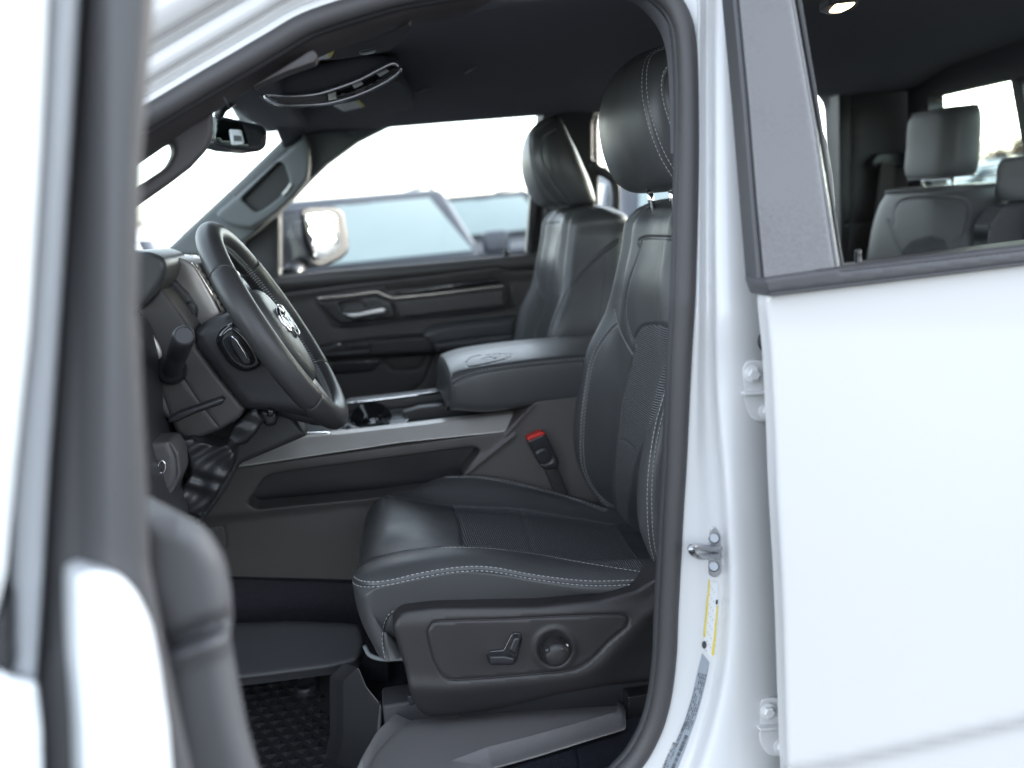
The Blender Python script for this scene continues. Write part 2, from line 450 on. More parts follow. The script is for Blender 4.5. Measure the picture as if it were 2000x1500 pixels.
silver = M('silver_paint', (.66, .63, .60), .32, metal=.35, bump=.08, bscale=900, var=.04, vscale=30)
chrome = M('chrome', (.85, .85, .86), .07, metal=1)
steel = M('zinc_steel', (.55, .56, .58), .3, metal=1, bump=.2, bscale=120, var=.08, vscale=40)
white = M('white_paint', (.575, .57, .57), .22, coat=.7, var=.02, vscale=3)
white_i = M('white_paint_jamb', (.585, .585, .59), .32, coat=.4, var=.03, vscale=5)
stitch = M('thread_white', (.44, .45, .45), .8)
stitch_g = M('thread_grey', (.25, .25, .25), .8)
red = M('buckle_red', (.55, .02, .015), .4)
# ================================================================ the truck
truck = empty('pickup_truck', (0, 0, 0))
top(truck, 'white crew cab pickup truck with its front door open and black leather interior', 'truck')

# ---------------------------------------------------------------- driver seat
def ip(x, tab): return float(np.interp(x, [t[0] for t in tab], [t[1] for t in tab]))
ZN = [(-.09, 1.030), (-.026, 1.027), (.04, 1.032), (.081, 1.031), (.126, 1.022), (.195, 1.0), (.273, .979), (.358, .966), (.5, .955)]
ZI = [(-.09, 1.02), (-.048, 1.024), (.01, 1.03), (.076, 1.024), (.142, 1.012), (.216, .99), (.301, .962), (.392, .935), (.5, .91)]
ZF = [(-.09, 1.02), (-.039, 1.036), (.013, 1.025), (.103, .999), (.227, .975), (.316, .946), (.408, .92), (.5, .90)]
ZB = [(-.09, .985), (-.03, 1.0), (.009, 1.01), (.058, 1.030), (.110, 1.035), (.191, 1.021), (.294, .983), (.387, .938), (.5, .91)]
def cushion_rows(sgn=1, yc=-.42, dx=0):
    """rows run front to back; each row runs from the outboard side over the top to the inboard side"""
    rows = []
    st = [('f', .908, .022), ('f', .935, .010), ('f', .975, .0), ('f', 1.005, .003), ('f', 1.0, .018)]
    for x in (None,)*5+(-.035, .02, .08, .14, .20, .27, .34, .42, .50):
        k = len(rows)
        if k < 5:
            _, zz, off = st[k]; xx = -.088+off; f = 1
        else: xx = x; f = 0
        zn, zi, zf, zb = ip(xx, ZN), ip(xx, ZI), ip(xx, ZF), ip(xx, ZB)
        if k == 4: zn, zi, zf, zb = zn-.004, zi-.004, zf-.004, zb-.004
        prof = [(-.61, .900, 0), (-.655, .905, 0), (-.676, .95, 0), (-.690, zn-.012, 0), (-.686, zn, 0), (-.655, zn+.012, 0), (-.61, max(zn, zi)+.010, 0), (-.56, zi, 0),
                (-.49, zi*.6+zf*.4-.002+.003, .0), (-.42, zi*.5+zf*.5+.001, 0), (-.34, zi*.25+zf*.75, 0), (-.28, zf, .0), (-.235, zf*.4+zb*.6+.010, 0), (-.20, zb+.002, 0), (-.178, zb-.022, 0), (-.165, .95, 0), (-.17, .915, 0), (-.21, .90, 0)]
        # plan shape of the front edge
        row = []
        for j, (y, z, _) in enumerate(prof):
            u = (y+.42)/.26
            if f:
                xf = -.088+off+.012*(u+1)*1.0+(.03*max(0, abs(u)-.72)**2/.08 if u > 0 else 0) + ((.050, .054, .052, .038, .020, .006)[j]*(1, 1, 1, .8, .45)[k] if j < 6 else 0)
                zt = z; z2 = min(zt, [.908, .935, .975, zt-.022, zt-.006][k]) if k < 3 else zt-[0, 0, 0, .026, .006][k]
                row.append((xf+dx, yc+sgn*(y+.42), z2))
            else: row.append((xx+dx+(.012*(u+1) if xx < 0 else .012*(u+1)*max(0, 1-xx/.1)), yc+sgn*(y+.42), z))
        rows.append(row)
    return rows
seat = empty('front_seat', (.2, -.42, .75), truck, 'driver seat in black leather with ribbed cloth insert and white stitching')
seat.matrix_parent_inverse.identity()
def reparent(parent):
    """children are modelled in world space: keep them there"""
    for o in bpy.data.objects:
        if o.parent == parent: o.matrix_parent_inverse = Matrix.Translation(-Vector(parent.location))
cu = Surf(cushion_rows(), 250, 330).orient((.2, -.42, .85))
cu.relax(lambda G: np.clip((.03-G[..., 0])/.05, 0, 1)*np.clip((1.014-G[..., 2])/.02, 0, 1), 500)
S2 = (-.0042, .0042)
cu.seam([(688, 1118), (692, 1134), (715, 1141), (760, 1138), (830, 1122), (900, 1112), (960, 1112), (1050, 1128), (1150, 1139), (1245, 1137)], st=S2, w=.0022, d=.0034)
cu.seam([(697, 1116), (712, 1098), (740, 1087), (800, 1074), (880, 1066), (960, 1068), (1050, 1080), (1150, 1097), (1262, 1114)], w=.0018, d=.003)
cu.seam([(860, 1069), (900, 1069), (960, 1071), (1050, 1083), (1150, 1100), (1262, 1117)], w=.001, d=0, st=(-.0018,), r=.0004)
cu.seam([(735, 966), (790, 974), (885, 988), (1010, 994), (1100, 1008), (1195, 1024)], w=.002, d=.003)
cu.seam([(783, 974), (800, 956), (830, 940), (880, 931), (960, 935), (1060, 957), (1120, 974), (1185, 998)], w=.0024, d=.0034, st=S2)
cu.seam([(885, 988), (898, 1020), (903, 1045), (904, 1067)], w=.003, d=.004)
cu.seam([(1016, 994), (1028, 1030), (1040, 1078)], w=.004, d=.002)
cu.seam([(757, 1292), (752, 1262), (752, 1232), (762, 1204), (785, 1190)], w=.002, d=.003, st=(.0035,), r=.0004)
cu.apply()
INS = [(885, 987), (1010, 993), (1100, 1007), (1200, 1024), (1262, 1114), (1150, 1098), (1050, 1081), (960, 1069), (904, 1067), (903, 1045), (898, 1020)]
cu.build('cushion', leather, seat, [('cushion_insert', cloth, INS)])
cu.stitches('cushion_stitching', stitch, seat)
# piping round the lower front hem
def hem(m):
    P = smooth([A(712, 1262, -.64), A(722, 1279, -.652), A(745, 1287, -.660), A(772, 1287, -.660), A(800, 1285, -.66)], .004); m.tube(P, .0036, 8)
hm = MB(); hem(hm)
if hm.V: hm.build('hem_piping', trimgrey, seat)

# backrest: closed rings from the bottom up
def back_rows(sgn=1, yc=-.42, dx=0, tip=None):
    XF = [(.86, .43), (.913, .425), (.963, .398), (1.033, .372), (1.09, .372), (1.139, .379), (1.26, .415), (1.337, .455), (1.42, .475), (1.483, .49), (1.53, .50)]
    rows = []
    for z in (.86, .93, .99, 1.05, 1.12, 1.19, 1.26, 1.33, 1.40, 1.46, 1.50, 1.522, 1.532):
        xf = ip(z, XF); tb = max(0, (z-1.26)/.27)
        hw = .255-.055*min(1, max(0, (z-1.28)/.16))-(.0 if z < 1.5 else .0)
        bol = .052*(1-min(1, max(0, (z-1.24)/.12)))   # bolster depth
        if z < 1.0: bol *= .6+.4*(z-.86)/.14
        xb = .50+.155*(z-.86)/.67+.02*math.sin((z-.86)/.67*3.1)
        sh = 0
        if z > 1.5: sh = (z-1.5)/.032; xf += .022*sh**2; xb -= .05*sh**1.5; hw -= .035*sh**2
        c = xf+bol
        pr = [(-.0, xb), (-.6, xb-.002), (-.9, xb-.03), (-1.0, xb*.55+xf*.45), (-1.0, xf+.022), (-.95, xf+.003), (-.86, xf-.004), (-.72, xf+.006+bol*.25), (-.50, c-.008), (-.25, c+.002),
              (0, c+.004), (.25, c+.002), (.50, c-.008), (.72, xf+.006+bol*.25), (.86, xf-.004), (.95, xf+.003), (1.0, xf+.022), (1.0, xb*.55+xf*.45), (.9, xb-.03), (.6, xb-.002)]
        rows.append([(x+dx, yc+sgn*u*hw, z) for u, x in pr])
    # close the top
    last = rows[-1]; cx = np.mean([p[0] for p in last]); cy = np.mean([p[1] for p in last])
    rows.append([(cx+(p[0]-cx)*.55, cy+(p[1]-cy)*.6, 1.540) for p in last]); rows.append([(cx+(p[0]-cx)*.05, cy+(p[1]-cy)*.05, 1.542) for p in last])
    return rows
bk = Surf(back_rows(), 300, 420, cv=True).orient((.5, -.42, 1.2))
bk.seam([(1250, 480), (1247, 470), (1262, 464), (1290, 464), (1330, 466)], w=.0022, d=.003)
bk.seam([(1256, 466), (1246, 500), (1230, 545), (1222, 590), (1223, 625), (1232, 655), (1243, 682)], w=.0022, d=.003, st=(.0035,), r=.0004)
bk.seam([(1201, 600), (1210, 640), (1222, 665), (1236, 690)], w=.0022, d=.003, st=(-.003,), r=.0004)
bk.seam([(1206, 632), (1192, 645), (1170, 675), (1155, 710), (1144, 770), (1137, 840), (1138, 900), (1150, 940), (1175, 975), (1200, 993)], w=.0022, d=.0032, st=S2)
bk.seam([(1236, 690), (1240, 660), (1253, 640), (1275, 634), (1300, 638), (1330, 650)], w=.003, d=.004)
bk.seam([(1240, 680), (1226, 740), (1215, 800), (1207, 860), (1200, 930), (1203, 1000)], w=.003, d=.004)
bk.seam([(1208, 858), (1222, 862), (1240, 880)], w=.003, d=.002)
bk.seam([(1312, 730), (1300, 775), (1285, 830), (1273, 900), (1268, 960), (1269, 1020), (1275, 1070), (1286, 1110)], w=.0028, d=.004, st=S2)
bk.apply()
BINS = [(1240, 690), (1240, 660), (1253, 640), (1275, 634), (1300, 638), (1345, 655), (1345, 700), (1300, 760), (1240, 900), (1225, 1000), (1240, 1100), (1200, 1100), (1200, 930), (1207, 860), (1215, 800), (1226, 740)]
bk.build('backrest', leather, seat, [('backrest_insert', cloth_b, BINS)])
bk.stitches('backrest_stitching', stitch, seat)

def head_rows(yc=-.42, dx=0, dz=0, k=1.0, hw0=.135, tilt=0, rake=0):
    rows = []
    T = [(1.553, .505, .050, .60), (1.558, .478, .085, .86), (1.575, .455, .112, .95), (1.61, .438, .130, 1.0), (1.65, .430, .134, 1.02), (1.69, .430, .130, 1.0), (1.73, .441, .113, .94), (1.76, .461, .088, .85), (1.778, .486, .056, .68), (1.784, .51, .02, .3)]
    for z, xf, dep, wf in T:
        hw = hw0*wf; dep = dep-rake*(z-1.62)+rake*.02; xb = xf+dep
        row = []
        n = 20
        for i in range(n):
            th = 2*math.pi*i/n; c, s_ = math.cos(th), math.sin(th)
            u = math.copysign(abs(s_)**.62, s_); v = math.copysign(abs(c)**.72, c)
            x = (xf+xb)/2-v*dep/2-(.010*(1-u*u) if v > 0 else 0)+(.0)
            row.append((x+dx+tilt*(z-1.65), yc+hw*u, z+dz))
        rows.append(row)
    f0 = rows[0]; c = np.mean(f0, 0); rows.insert(0, [tuple(c+(np.array(p)-c)*.05) for p in f0])
    f1 = rows[-1]; c = np.mean(f1, 0); rows.append([tuple(c+(np.array(p)-c)*.05) for p in f1])
    return rows
hr = Surf(head_rows(), 220, 300, cv=True).orient((.49, -.42, 1.67))
hr.seam([(1305, 91), (1275, 103), (1262, 125), (1258, 160), (1262, 205), (1275, 255), (1295, 305), (1322, 350)], w=.0022, d=.0012, st=S2)
hr.seam([(1345, 122), (1318, 126), (1302, 140), (1297, 165), (1300, 195), (1312, 235), (1326, 275), (1345, 310)], w=.0022, d=.0035, st=(-.004,))
hr.apply(); hr.build('headrest', leather_s, seat); hr.stitches('headrest_stitching', stitch, seat)
obj('headrest_collar', satin, seat, lambda m: m.tube([A(1262, 369, -.47), A(1285, 363, -.47), A(1330, 361, -.45)], [.006, .007, .006], 10, flat=.5))
for y in (-.36, -.48): obj('headrest_post', chrome, seat, lambda m: m.cyl((.51, y, 1.50), (.505, y, 1.58), .006, seg=14))

# power seat shield
SH = [(765, 1222, 14), (782, 1192, 20), (850, 1184), (1050, 1181), (1170, 1169), (1240, 1150), (1300, 1118), (1345, 1096), (1345, 1316), (1285, 1328), (1180, 1340), (1090, 1356), (980, 1383), (890, 1398), (838, 1401, 22), (815, 1385, 25), (800, 1350), (790, 1300)]
RL = smooth([(1330, 1150), (1290, 1180), (1245, 1222), (1205, 1265), (1170, 1300), (1120, 1322), (1000, 1335), (880, 1345), (780, 1340)], 10)
def sh_d(px, py):
    P = np.stack([px, py], -1)
    d = segdist(P, RL)
    below = inside(P, np.concatenate([RL, [(700, 1500), (1500, 1500), (1500, 1100)]]))
    # a shelf that falls back under the ridge
    fall = np.where(below, -.016*(1-np.exp(-(d/38)**2)), -.006*np.exp(-(d/26)**2)*0)
    ridge = .003*np.exp(-(d/16)**2)
    topb = .010*np.exp(-((py-(1196+(px-800)*-.055))/16)**2)
    pan = inside(P, PAN)*0
    db = np.hypot(px-1083, py-1267)
    ring = .0030*np.exp(-((db-38)/5)**2)-.004*(db < 30)
    return fall+ridge-topb*.4+ring-.0075*np.clip(np.exp(-((py-(1170+(px-800)*-.055))/20)**2), 0, 1)
PAN = [(836, 1235), (842, 1222), (860, 1213), (980, 1209), (1120, 1202), (1205, 1200), (1222, 1203), (1227, 1212), (1222, 1225), (1190, 1252), (1165, 1278), (1140, 1298), (1105, 1310), (1020, 1318), (920, 1326), (880, 1327), (866, 1320), (850, 1295), (840, 1262)]
shield = relief('seat_side_shield', seat, plastic, SH, -.722, step=6, edge=.009, thick=.05, dfn=sh_d, grooves=[(smooth(PAN, 4, True), .0013, .0028, True)])
# recess wells and switches
sw = relief('seat_switch', seat, gloss, [(950, 1275, 6), (958, 1270, 6), (983, 1268, 4), (998, 1238, 5), (1006, 1234, 4), (1018, 1236, 5), (1021, 1246, 4), (1010, 1290, 6), (1003, 1299, 5), (958, 1299, 6), (952, 1290, 5)], -.7265, step=3, edge=.003, thick=.012)
relief('switch_cap', seat, satin, [(955, 1281, 3), (985, 1280), (1007, 1285, 2), (1003, 1297, 4), (957, 1298, 4)], -.742, step=3, edge=.004, thick=.02)
relief('switch_cap', seat, satin, [(1004, 1245, 3), (1016, 1244, 3), (1017, 1252), (1008, 1278, 3), (995, 1272, 3), (994, 1268)], -.742, step=3, edge=.004, thick=.02)
def knob(m):
    c = A(1083, 1267, -.722)
    m.cyl(c+[0, .002, 0], c+[0, -.024, 0], .0165, seg=40, prof=[(0, .0185), (.1, .0185), (.8, .0178), (.93, .0165), (1, .0125), (1.04, .006)])
obj('knob_well', gloss, seat, lambda m: m.cyl(A(1083, 1267, -.70), A(1083, 1267, -.7232), .0212, seg=40))
kn = obj('lumbar_knob', plastic, seat, knob, sharp=50)
for x, y in ((1069, 1270), (1098, 1267)): obj('knob_dimple', satin, seat, lambda m: m.cyl(A(x, y, -.742), A(x, y, -.7463), .0042, .0036, seg=18))
reparent(seat)

# ---------------------------------------------------------------- passenger seat
ps = empty('front_seat', (.2, .42, .75), truck, 'front passenger seat in black leather beyond the centre armrest')
PDX = .0
pc = Surf(cushion_rows(-1, .42, .0), 120, 150).orient((.2, .42, .85))
pc.relax(lambda G: np.clip((-.015-G[..., 0])/.03, 0, 1)*np.clip((1.012-G[..., 2])/.02, 0, 1), 60)
pc.apply(); pc.build('cushion', leather, ps)
pb = Surf(back_rows(1, .42, .0), 260, 380, cv=True).orient((.5, .42, 1.2))
pb.seam([(1175, 380), (1130, 392), (1105, 410), (1096, 440), (1087, 490), (1078, 540), (1062, 600), (1048, 640), (1040, 675)], w=.003, d=.003, st=S2, r=.0006)
pb.seam([(1207, 470), (1180, 490), (1145, 520), (1110, 565), (1085, 615), (1072, 660), (1068, 680)], w=.003, d=.0045)
pb.seam([(1056, 440), (1075, 436), (1100, 434)], w=.003, d=.003)
pb.seam([(1052, 440), (1046, 480), (1044, 520), (1052, 560), (1062, 580)], w=.003, d=.003)
pb.seam([(1182, 500), (1176, 560), (1160, 672)], w=.003, d=.002)
pb.apply(); pb.build('backrest', leather, ps); pb.stitches('backrest_stitching', stitch_g, ps)
ph = Surf(head_rows(.42, .0, -.015, rake=.28), 180, 260, cv=True).orient((.49, .42, 1.65))
ph.seam([(1070, 240), (1040, 260), (1036, 290), (1042, 330), (1062, 370), (1090, 402)], w=.0025, d=.003, st=S2, r=.0006)
ph.seam([(1085, 255), (1062, 270), (1058, 300), (1070, 340), (1090, 370), (1110, 395)], w=.0025, d=.003)
ph.apply(); ph.build('headrest', leather_s, ps); ph.stitches('headrest_stitching', stitch_g, ps)
reparent(ps)
# ================================================================ body shell
def gS(z): return -.90+max(0, z-1.42)*.26
def YZ(Z): return lambda px, py: CAM[1]+rays(px, py)[..., 1]*((Z-CAM[2])/rays(px, py)[..., 2])
def YX(X): return lambda px, py: CAM[1]+rays(px, py)[..., 1]*((X-CAM[0])/rays(px, py)[..., 0])
def YP(p0, n):
    p0 = np.array(p0, float); n = np.array(n, float); k = (p0-CAM)@n
    return lambda px, py: CAM[1]+rays(px, py)[..., 1]*(k/(rays(px, py)@n))
def lmap(pts, dy=0): return np.array([lean(x, y, lambda z: gS(z)+dy) for x, y in pts])
SEAL = [(180, 300), (240, 258), (300, 222), (390, 168), (455, 130), (530, 86), (600, 46), (700, 12), (780, -10), (900, -30), (1050, -44), (1180, -44), (1262, -30), (1308, 0), (1332, 40), (1341, 90), (1345, 180),
        (1345, 300), (1342, 450), (1337, 600), (1330, 720), (1322, 900), (1316, 1000), (1311, 1100), (1306, 1200), (1302, 1290), (1290, 1375), (1268, 1440), (1228, 1500), (1150, 1560), (1000, 1610), (700, 1660), (400, 1690), (100, 1690), (-60, 1620), (-140, 1480), (-170, 1200), (-170, 800), (-110, 600), (0, 440), (90, 360)]
SP = smooth(SEAL, 14, True)
def off2(L, d, closed=True):
    t = np.roll(L, -1, 0)-np.roll(L, 1, 0); t /= np.linalg.norm(t, axis=1)[:, None]; return L+np.stack([t[:, 1], -t[:, 0]], -1)*d   # +d = outwards
S3 = lmap(SP)
seal = obj('door_seal', rubber, truck, lambda m: m.tube(S3, .0128, 14, closed=True, flat=1.0, up=(0, 1, 0)))
IN3 = lmap(off2(SP, -19), .012)
def ribs(m):
    L = arc(np.concatenate([IN3, IN3[:1]]), .0021)
    r = .0075+.0007*np.sin(np.arange(len(L))*math.pi/1.0)
    m.tube(L, r, 8, up=(0, 1, 0))
obj('seal_fabric_lip', rubber_d, seal, ribs)

# swept aperture frame (A pillar, roof rail, front pillar, sill); the rear pillar is its own panel
prof = [(8, .012), (16, -.001), (34, -.004), (40, .006), (58, .004), (66, -.012), (96, -.018), (104, -.010), (122, -.014), (132, -.035), (190, -.05), (250, -.03), (300, .05)]
idx = [i for i, p in enumerate(SP)]
a0 = int(np.argmin(np.linalg.norm(SP-np.array([1240, -36]), axis=1))); a1 = int(np.argmin(np.linalg.norm(SP-np.array([1000, 1610]), axis=1)))
order = [i % len(SP) for i in range(a1, a0+len(SP)-2)]
rows = []
for d, dy in prof:
    L = off2(SP, d)[order]; k = max(1, len(L)//90)
    rows.append(lmap(L[::k], dy))
fr = Surf(np.swapaxes(np.array(rows), 0, 1), 500, 70)
fr.F = fr.F if np.mean(np.sum(np.cross(fr.V[fr.F[:, 2]]-fr.V[fr.F[:, 0]], fr.V[fr.F[:, 3]]-fr.V[fr.F[:, 1]])*(fr.V[fr.F[:, 0]]-CAM), 1)) < 0 else fr.F[:, ::-1]
aper = fr.build('door_aperture_frame', white, truck)[0]

# rear door pillar (B pillar) between the openings
PR = {-90: (1310, 1330, 1352, 1368, 1384, 1396, 1440, 1485, 1520), 0: (1335, 1358, 1367, 1378, 1390, 1402, 1440, 1490, 1528), 100: (1342, 1358, 1367, 1378, 1390, 1402, 1440, 1495, 1540), 300: (1345, 1362, 1368, 1378, 1391, 1402, 1445, 1510, 1570), 450: (1342, 1359, 1367, 1378, 1391, 1402, 1450, 1530, 1600),
      600: (1337, 1354, 1366, 1378, 1392, 1404, 1455, 1540, 1600), 720: (1330, 1347, 1363, 1377, 1393, 1405, 1455, 1540, 1600), 800: (1326, 1343, 1362, 1378, 1396, 1408, 1460, 1545, 1600), 900: (1322, 1338, 1360, 1382, 1402, 1416, 1465, 1550, 1600),
      1000: (1316, 1333, 1362, 1390, 1408, 1424, 1475, 1555, 1600), 1100: (1311, 1327, 1362, 1396, 1413, 1430, 1480, 1560, 1600), 1200: (1306, 1322, 1360, 1396, 1412, 1430, 1485, 1565, 1610), 1300: (1302, 1317, 1350, 1386, 1402, 1424, 1485, 1570, 1620),
      1400: (1282, 1301, 1330, 1362, 1380, 1408, 1485, 1575, 1630), 1500: (1228, 1256, 1292, 1320, 1345, 1385, 1485, 1580, 1640), 1600: (1080, 1150, 1210, 1260, 1300, 1360, 1480, 1580, 1650), 1720: (960, 1040, 1120, 1190, 1240, 1320, 1470, 1580, 1660)}
DY = (.006, -.001, -.004, .012, .006, -.014, -.018, .006, .03)
rows = []
for y, xs in PR.items():
    t = min(1, max(0, (y-750)/250))
    dys = [a*(1-t)+b*t for a, b in zip(DY, (.006, -.001, -.003, .002, -.004, -.034, -.028, .002, .03))]
    rows.append([lean(x, y, lambda z, q=q: gS(z)+q) for x, q in zip(xs, dys)])
bp = Surf(rows, 260, 120)
nn = np.mean(np.sum(np.cross(bp.V[bp.F[:, 2]]-bp.V[bp.F[:, 0]], bp.V[bp.F[:, 3]]-bp.V[bp.F[:, 1]])*(bp.V[bp.F[:, 0]]-CAM), 1))
if nn > 0: bp.F = bp.F[:, ::-1]
pil = bp.build('door_pillar', white_i, truck)[0]
bp.bvh = None
def onp(x, y, lift=.001):
    P, N = bp.cast([(x-1, y), (x, y), (x+1, y)], step=1, sm=False)
    if not len(P): p = lean(x, y, gS); return p, np.array([0, -1.0, 0])
    return P[len(P)//2]+N[len(P)//2]*lift, N[len(P)//2]
def decal(name, parent, mat, poly, lift=.0006, step=6, both=None):
    """thin sticker that follows the pillar"""
    L = arc(np.array(poly, float), step, True); lo, hi = L.min(0), L.max(0)
    gx, gy = np.meshgrid(np.arange(lo[0], hi[0], step), np.arange(lo[1], hi[1], step)); g = np.stack([gx.ravel(), gy.ravel()], -1)
    g = g[inside(g, L)]; g = g[[np.min(np.linalg.norm(L-q, axis=1)) > step*.4 for q in g]] if len(g) else g
    P2 = np.concatenate([L, g]) if len(g) else L
    vs, _, fs, *_r = delaunay_2d_cdt([Vector(map(float, q)) for q in P2], [(i, (i+1) % len(L)) for i in range(len(L))], [], 0, 1e-5)
    V2 = np.array([tuple(v) for v in vs]); F = np.array([f for f in fs if len(f) == 3]); F = F[inside(V2[F].mean(1), L)]
    a, b, c = V2[F[:, 0]], V2[F[:, 1]], V2[F[:, 2]]; ar = (b[:, 0]-a[:, 0])*(c[:, 1]-a[:, 1])-(b[:, 1]-a[:, 1])*(c[:, 0]-a[:, 0]); F[ar > 0] = F[ar > 0][:, ::-1]
    V3 = [onp(x, y, lift)[0] for x, y in V2]
    return mesh(name, V3, F, mat, parent)

# striker
st = obj('door_striker', steel, truck, lambda m: None)
bpy.data.objects.remove(st)
def nrm(x, y): return onp(x, y, 0)
_p, _n = nrm(1398, 1078)
YSTR = _p[1]
st = relief('door_striker', truck, steel, [(1386, 1034, 6), (1394, 1027, 6), (1410, 1042, 10), (1412, 1075), (1409, 1120, 8), (1397, 1129, 6), (1383, 1122, 6), (1384, 1060)], YSTR-.003, step=3, edge=.0015, thick=.006)
def hoop(m):
    a = A(1406, 1071, YSTR-.003); b = A(1404, 1086, YSTR-.003)
    P = [a, A(1386, 1072, YSTR-.012), A(1362, 1068, YSTR-.034), A(1350, 1070, YSTR-.041), A(1354, 1080, YSTR-.041), A(1368, 1088, YSTR-.034), A(1388, 1086, YSTR-.012), b]
    m.tube(smooth(P, .0015), .0042, 12)
obj('striker_hoop', steel, st, hoop)
obj('striker_dark_tip', satin, st, lambda m: m.tube([A(1349, 1068, YSTR-.0415), A(1351, 1076, YSTR-.0425), A(1356, 1083, YSTR-.0415)], [.003, .0042, .003], 10))  # satin black end of the hoop
def bolt(m, c, n, r=.009):
    n = np.array(n)/np.linalg.norm(n)
    m.cyl(c, c+n*.002, r*1.35, seg=28, prof=[(0, r*1.45), (.7, r*1.45), (1, r*1.3)])
    m.cyl(c+n*.0015, c+n*.008, r, seg=6, prof=[(0, r), (.8, r), (1, r*.82)])
for x, y in ((1395, 1051), (1394, 1106)):
    obj('striker_bolt', M('bolt_steel', (.22, .23, .25), .42, metal=.8), st, lambda m: [m.cyl(A(x, y, YSTR-.002), A(x, y, YSTR-.006), .0062, seg=24, prof=[(0, .0075), (.3, .0075), (1, .0055)]), m.cyl(A(x, y, YSTR-.006), A(x, y, YSTR-.0065), .003, seg=6)], sharp=30)

# hinges of the rear door
for (cx, cy, k) in ((1470, 730, 1), (1500, 1388, .95)):
    Yh = onp(cx, cy)[0][1]-.003
    q = lambda x, y: (cx+(x-1470)*k, cy+(y-730)*k)
    h = relief('door_hinge', truck, white_i, [(*q(1449, 722), 6), (*q(1456, 706), 8), (*q(1480, 702), 8), (*q(1500, 709), 6), (*q(1530, 716), 4), (*q(1530, 766), 4), (*q(1452, 767), 5)], Yh, step=5, edge=.002, thick=.008)
    relief('hinge_leaf', h, white_i, [(*q(1451, 772), 4), (*q(1530, 768), 4), (*q(1530, 824), 4), (*q(1480, 824), 10), (*q(1468, 818), 10), (*q(1452, 795), 8)], Yh-.001, step=5, edge=.002, thick=.008)
    relief('hinge_leaf', h, white_i, [(*q(1453, 767), 2), (*q(1540, 761), 2), (*q(1540, 768), 2), (*q(1453, 773), 2)], Yh-.010, step=3, edge=.001, thick=.012)
    for bx, by in ((1470, 731), (1498, 803)):
        x, y = q(bx, by); obj('hinge_bolt', white_i, h, lambda m: bolt(m, A(x, y, Yh-.002), (0, -1, .05), .0078), sharp=30)
# rubber grommets beside the hinges
for x, y, s_ in ((1499, 664, 1), (1524, 905, 1.0)):
    c = onp(x, y)[0]; c[1] -= .004
    g = obj('pillar_grommet', rubber_d, truck, lambda m: m.cyl(c+[0, .004, 0], c+[0, -.006, 0], .015*s_, seg=32, prof=[(0, .0155*s_), (.7, .0155*s_), (1, .013*s_), (1.01, .0085*s_), (.6, .008*s_), (.6, .001)]), sharp=40)

# labels on the pillar
lab_w = M('label_paper', (.62, .63, .64), .5); lab_y = M('label_yellow', (.62, .50, .06), .5); lab_g = M('label_grey', (.27, .30, .34), .45); ink = M('label_ink', (.03, .03, .035), .6)
TL = [(1385, 1131), (1401, 1138), (1402, 1160), (1400, 1220), (1397, 1260), (1392, 1282), (1380, 1277), (1374, 1250), (1378, 1180)]
dl = decal('tyre_label', truck, lab_w, TL, .0004, 5)
decal('yellow_band', dl, lab_y, [(1384, 1131), (1387, 1132), (1382, 1190), (1377, 1245), (1373, 1244), (1379, 1180)], .0007, 4)
decal('yellow_band', dl, lab_y, [(1399, 1182), (1402, 1182), (1399, 1230), (1394, 1281), (1389, 1279), (1395, 1230)], .0007, 4)
decal('printed_line', dl, ink, [(1398, 1171), (1402, 1171), (1401, 1181), (1397, 1181)], .0008, 4)
for k in range(22):
    y = 1142+k*6; x = 1386.5-k*.35+(k % 3)*4; ln = 4.5
    decal('printed_line', dl, trimgrey if k % 4 else red, [(x, y), (x+.9, y), (x+.5, y+ln), (x-.4, y+ln)], .0007, 3)
decal('warning_symbol', dl, ink, [(1375+6*math.cos(a)*.8, 1259+8*math.sin(a)) for a in np.linspace(0, 6.28, 14)[:-1]], .0008, 3)
VL = [(1371, 1275), (1386, 1293), (1379, 1330), (1370, 1367), (1359, 1405), (1350, 1430), (1338, 1465), (1324, 1500), (1308, 1540), (1275, 1535), (1296, 1500), (1320, 1447), (1336, 1410), (1352, 1357), (1363, 1307)]
vl = decal('certification_label', truck, lab_g, VL, .0004, 6)
VC = smooth([(1378, 1290), (1366, 1337), (1353, 1385), (1336, 1432), (1316, 1480), (1298, 1520)], 1.0)
_t = np.gradient(VC, axis=0); _t /= np.linalg.norm(_t, axis=1)[:, None]; _n2 = np.stack([-_t[:, 1], _t[:, 0]], -1)
random.seed(3)
def vrect(s0, s1, o0, o1):
    a, b = int(s0), min(int(s1), len(VC)-1); return [tuple(VC[a]+_n2[a]*o0), tuple(VC[b]+_n2[b]*o0), tuple(VC[b]+_n2[b]*o1), tuple(VC[a]+_n2[a]*o1)]
pm = MB()
def quad(poly, lift=.0007):
    P = [onp(x, y, lift)[0] for x, y in poly]
    pm.add(P, [(0, 1, 2, 3)])
for row in range(5):
    s_ = 26
    while s_ < 140:
        ln = random.choice([3, 5, 8, 11]); o = -8+row*3.5
        if random.random() < .85: quad(vrect(s_, s_+ln, o, o+1.5))
        s_ += ln+2
s_ = 150
while s_ < 232:
    q = random.choice([1, 1, 2, 3]); quad(vrect(s_, s_+q, -9, -2)); s_ += q+random.choice([1, 2])
pm.build('barcode', ink, vl)
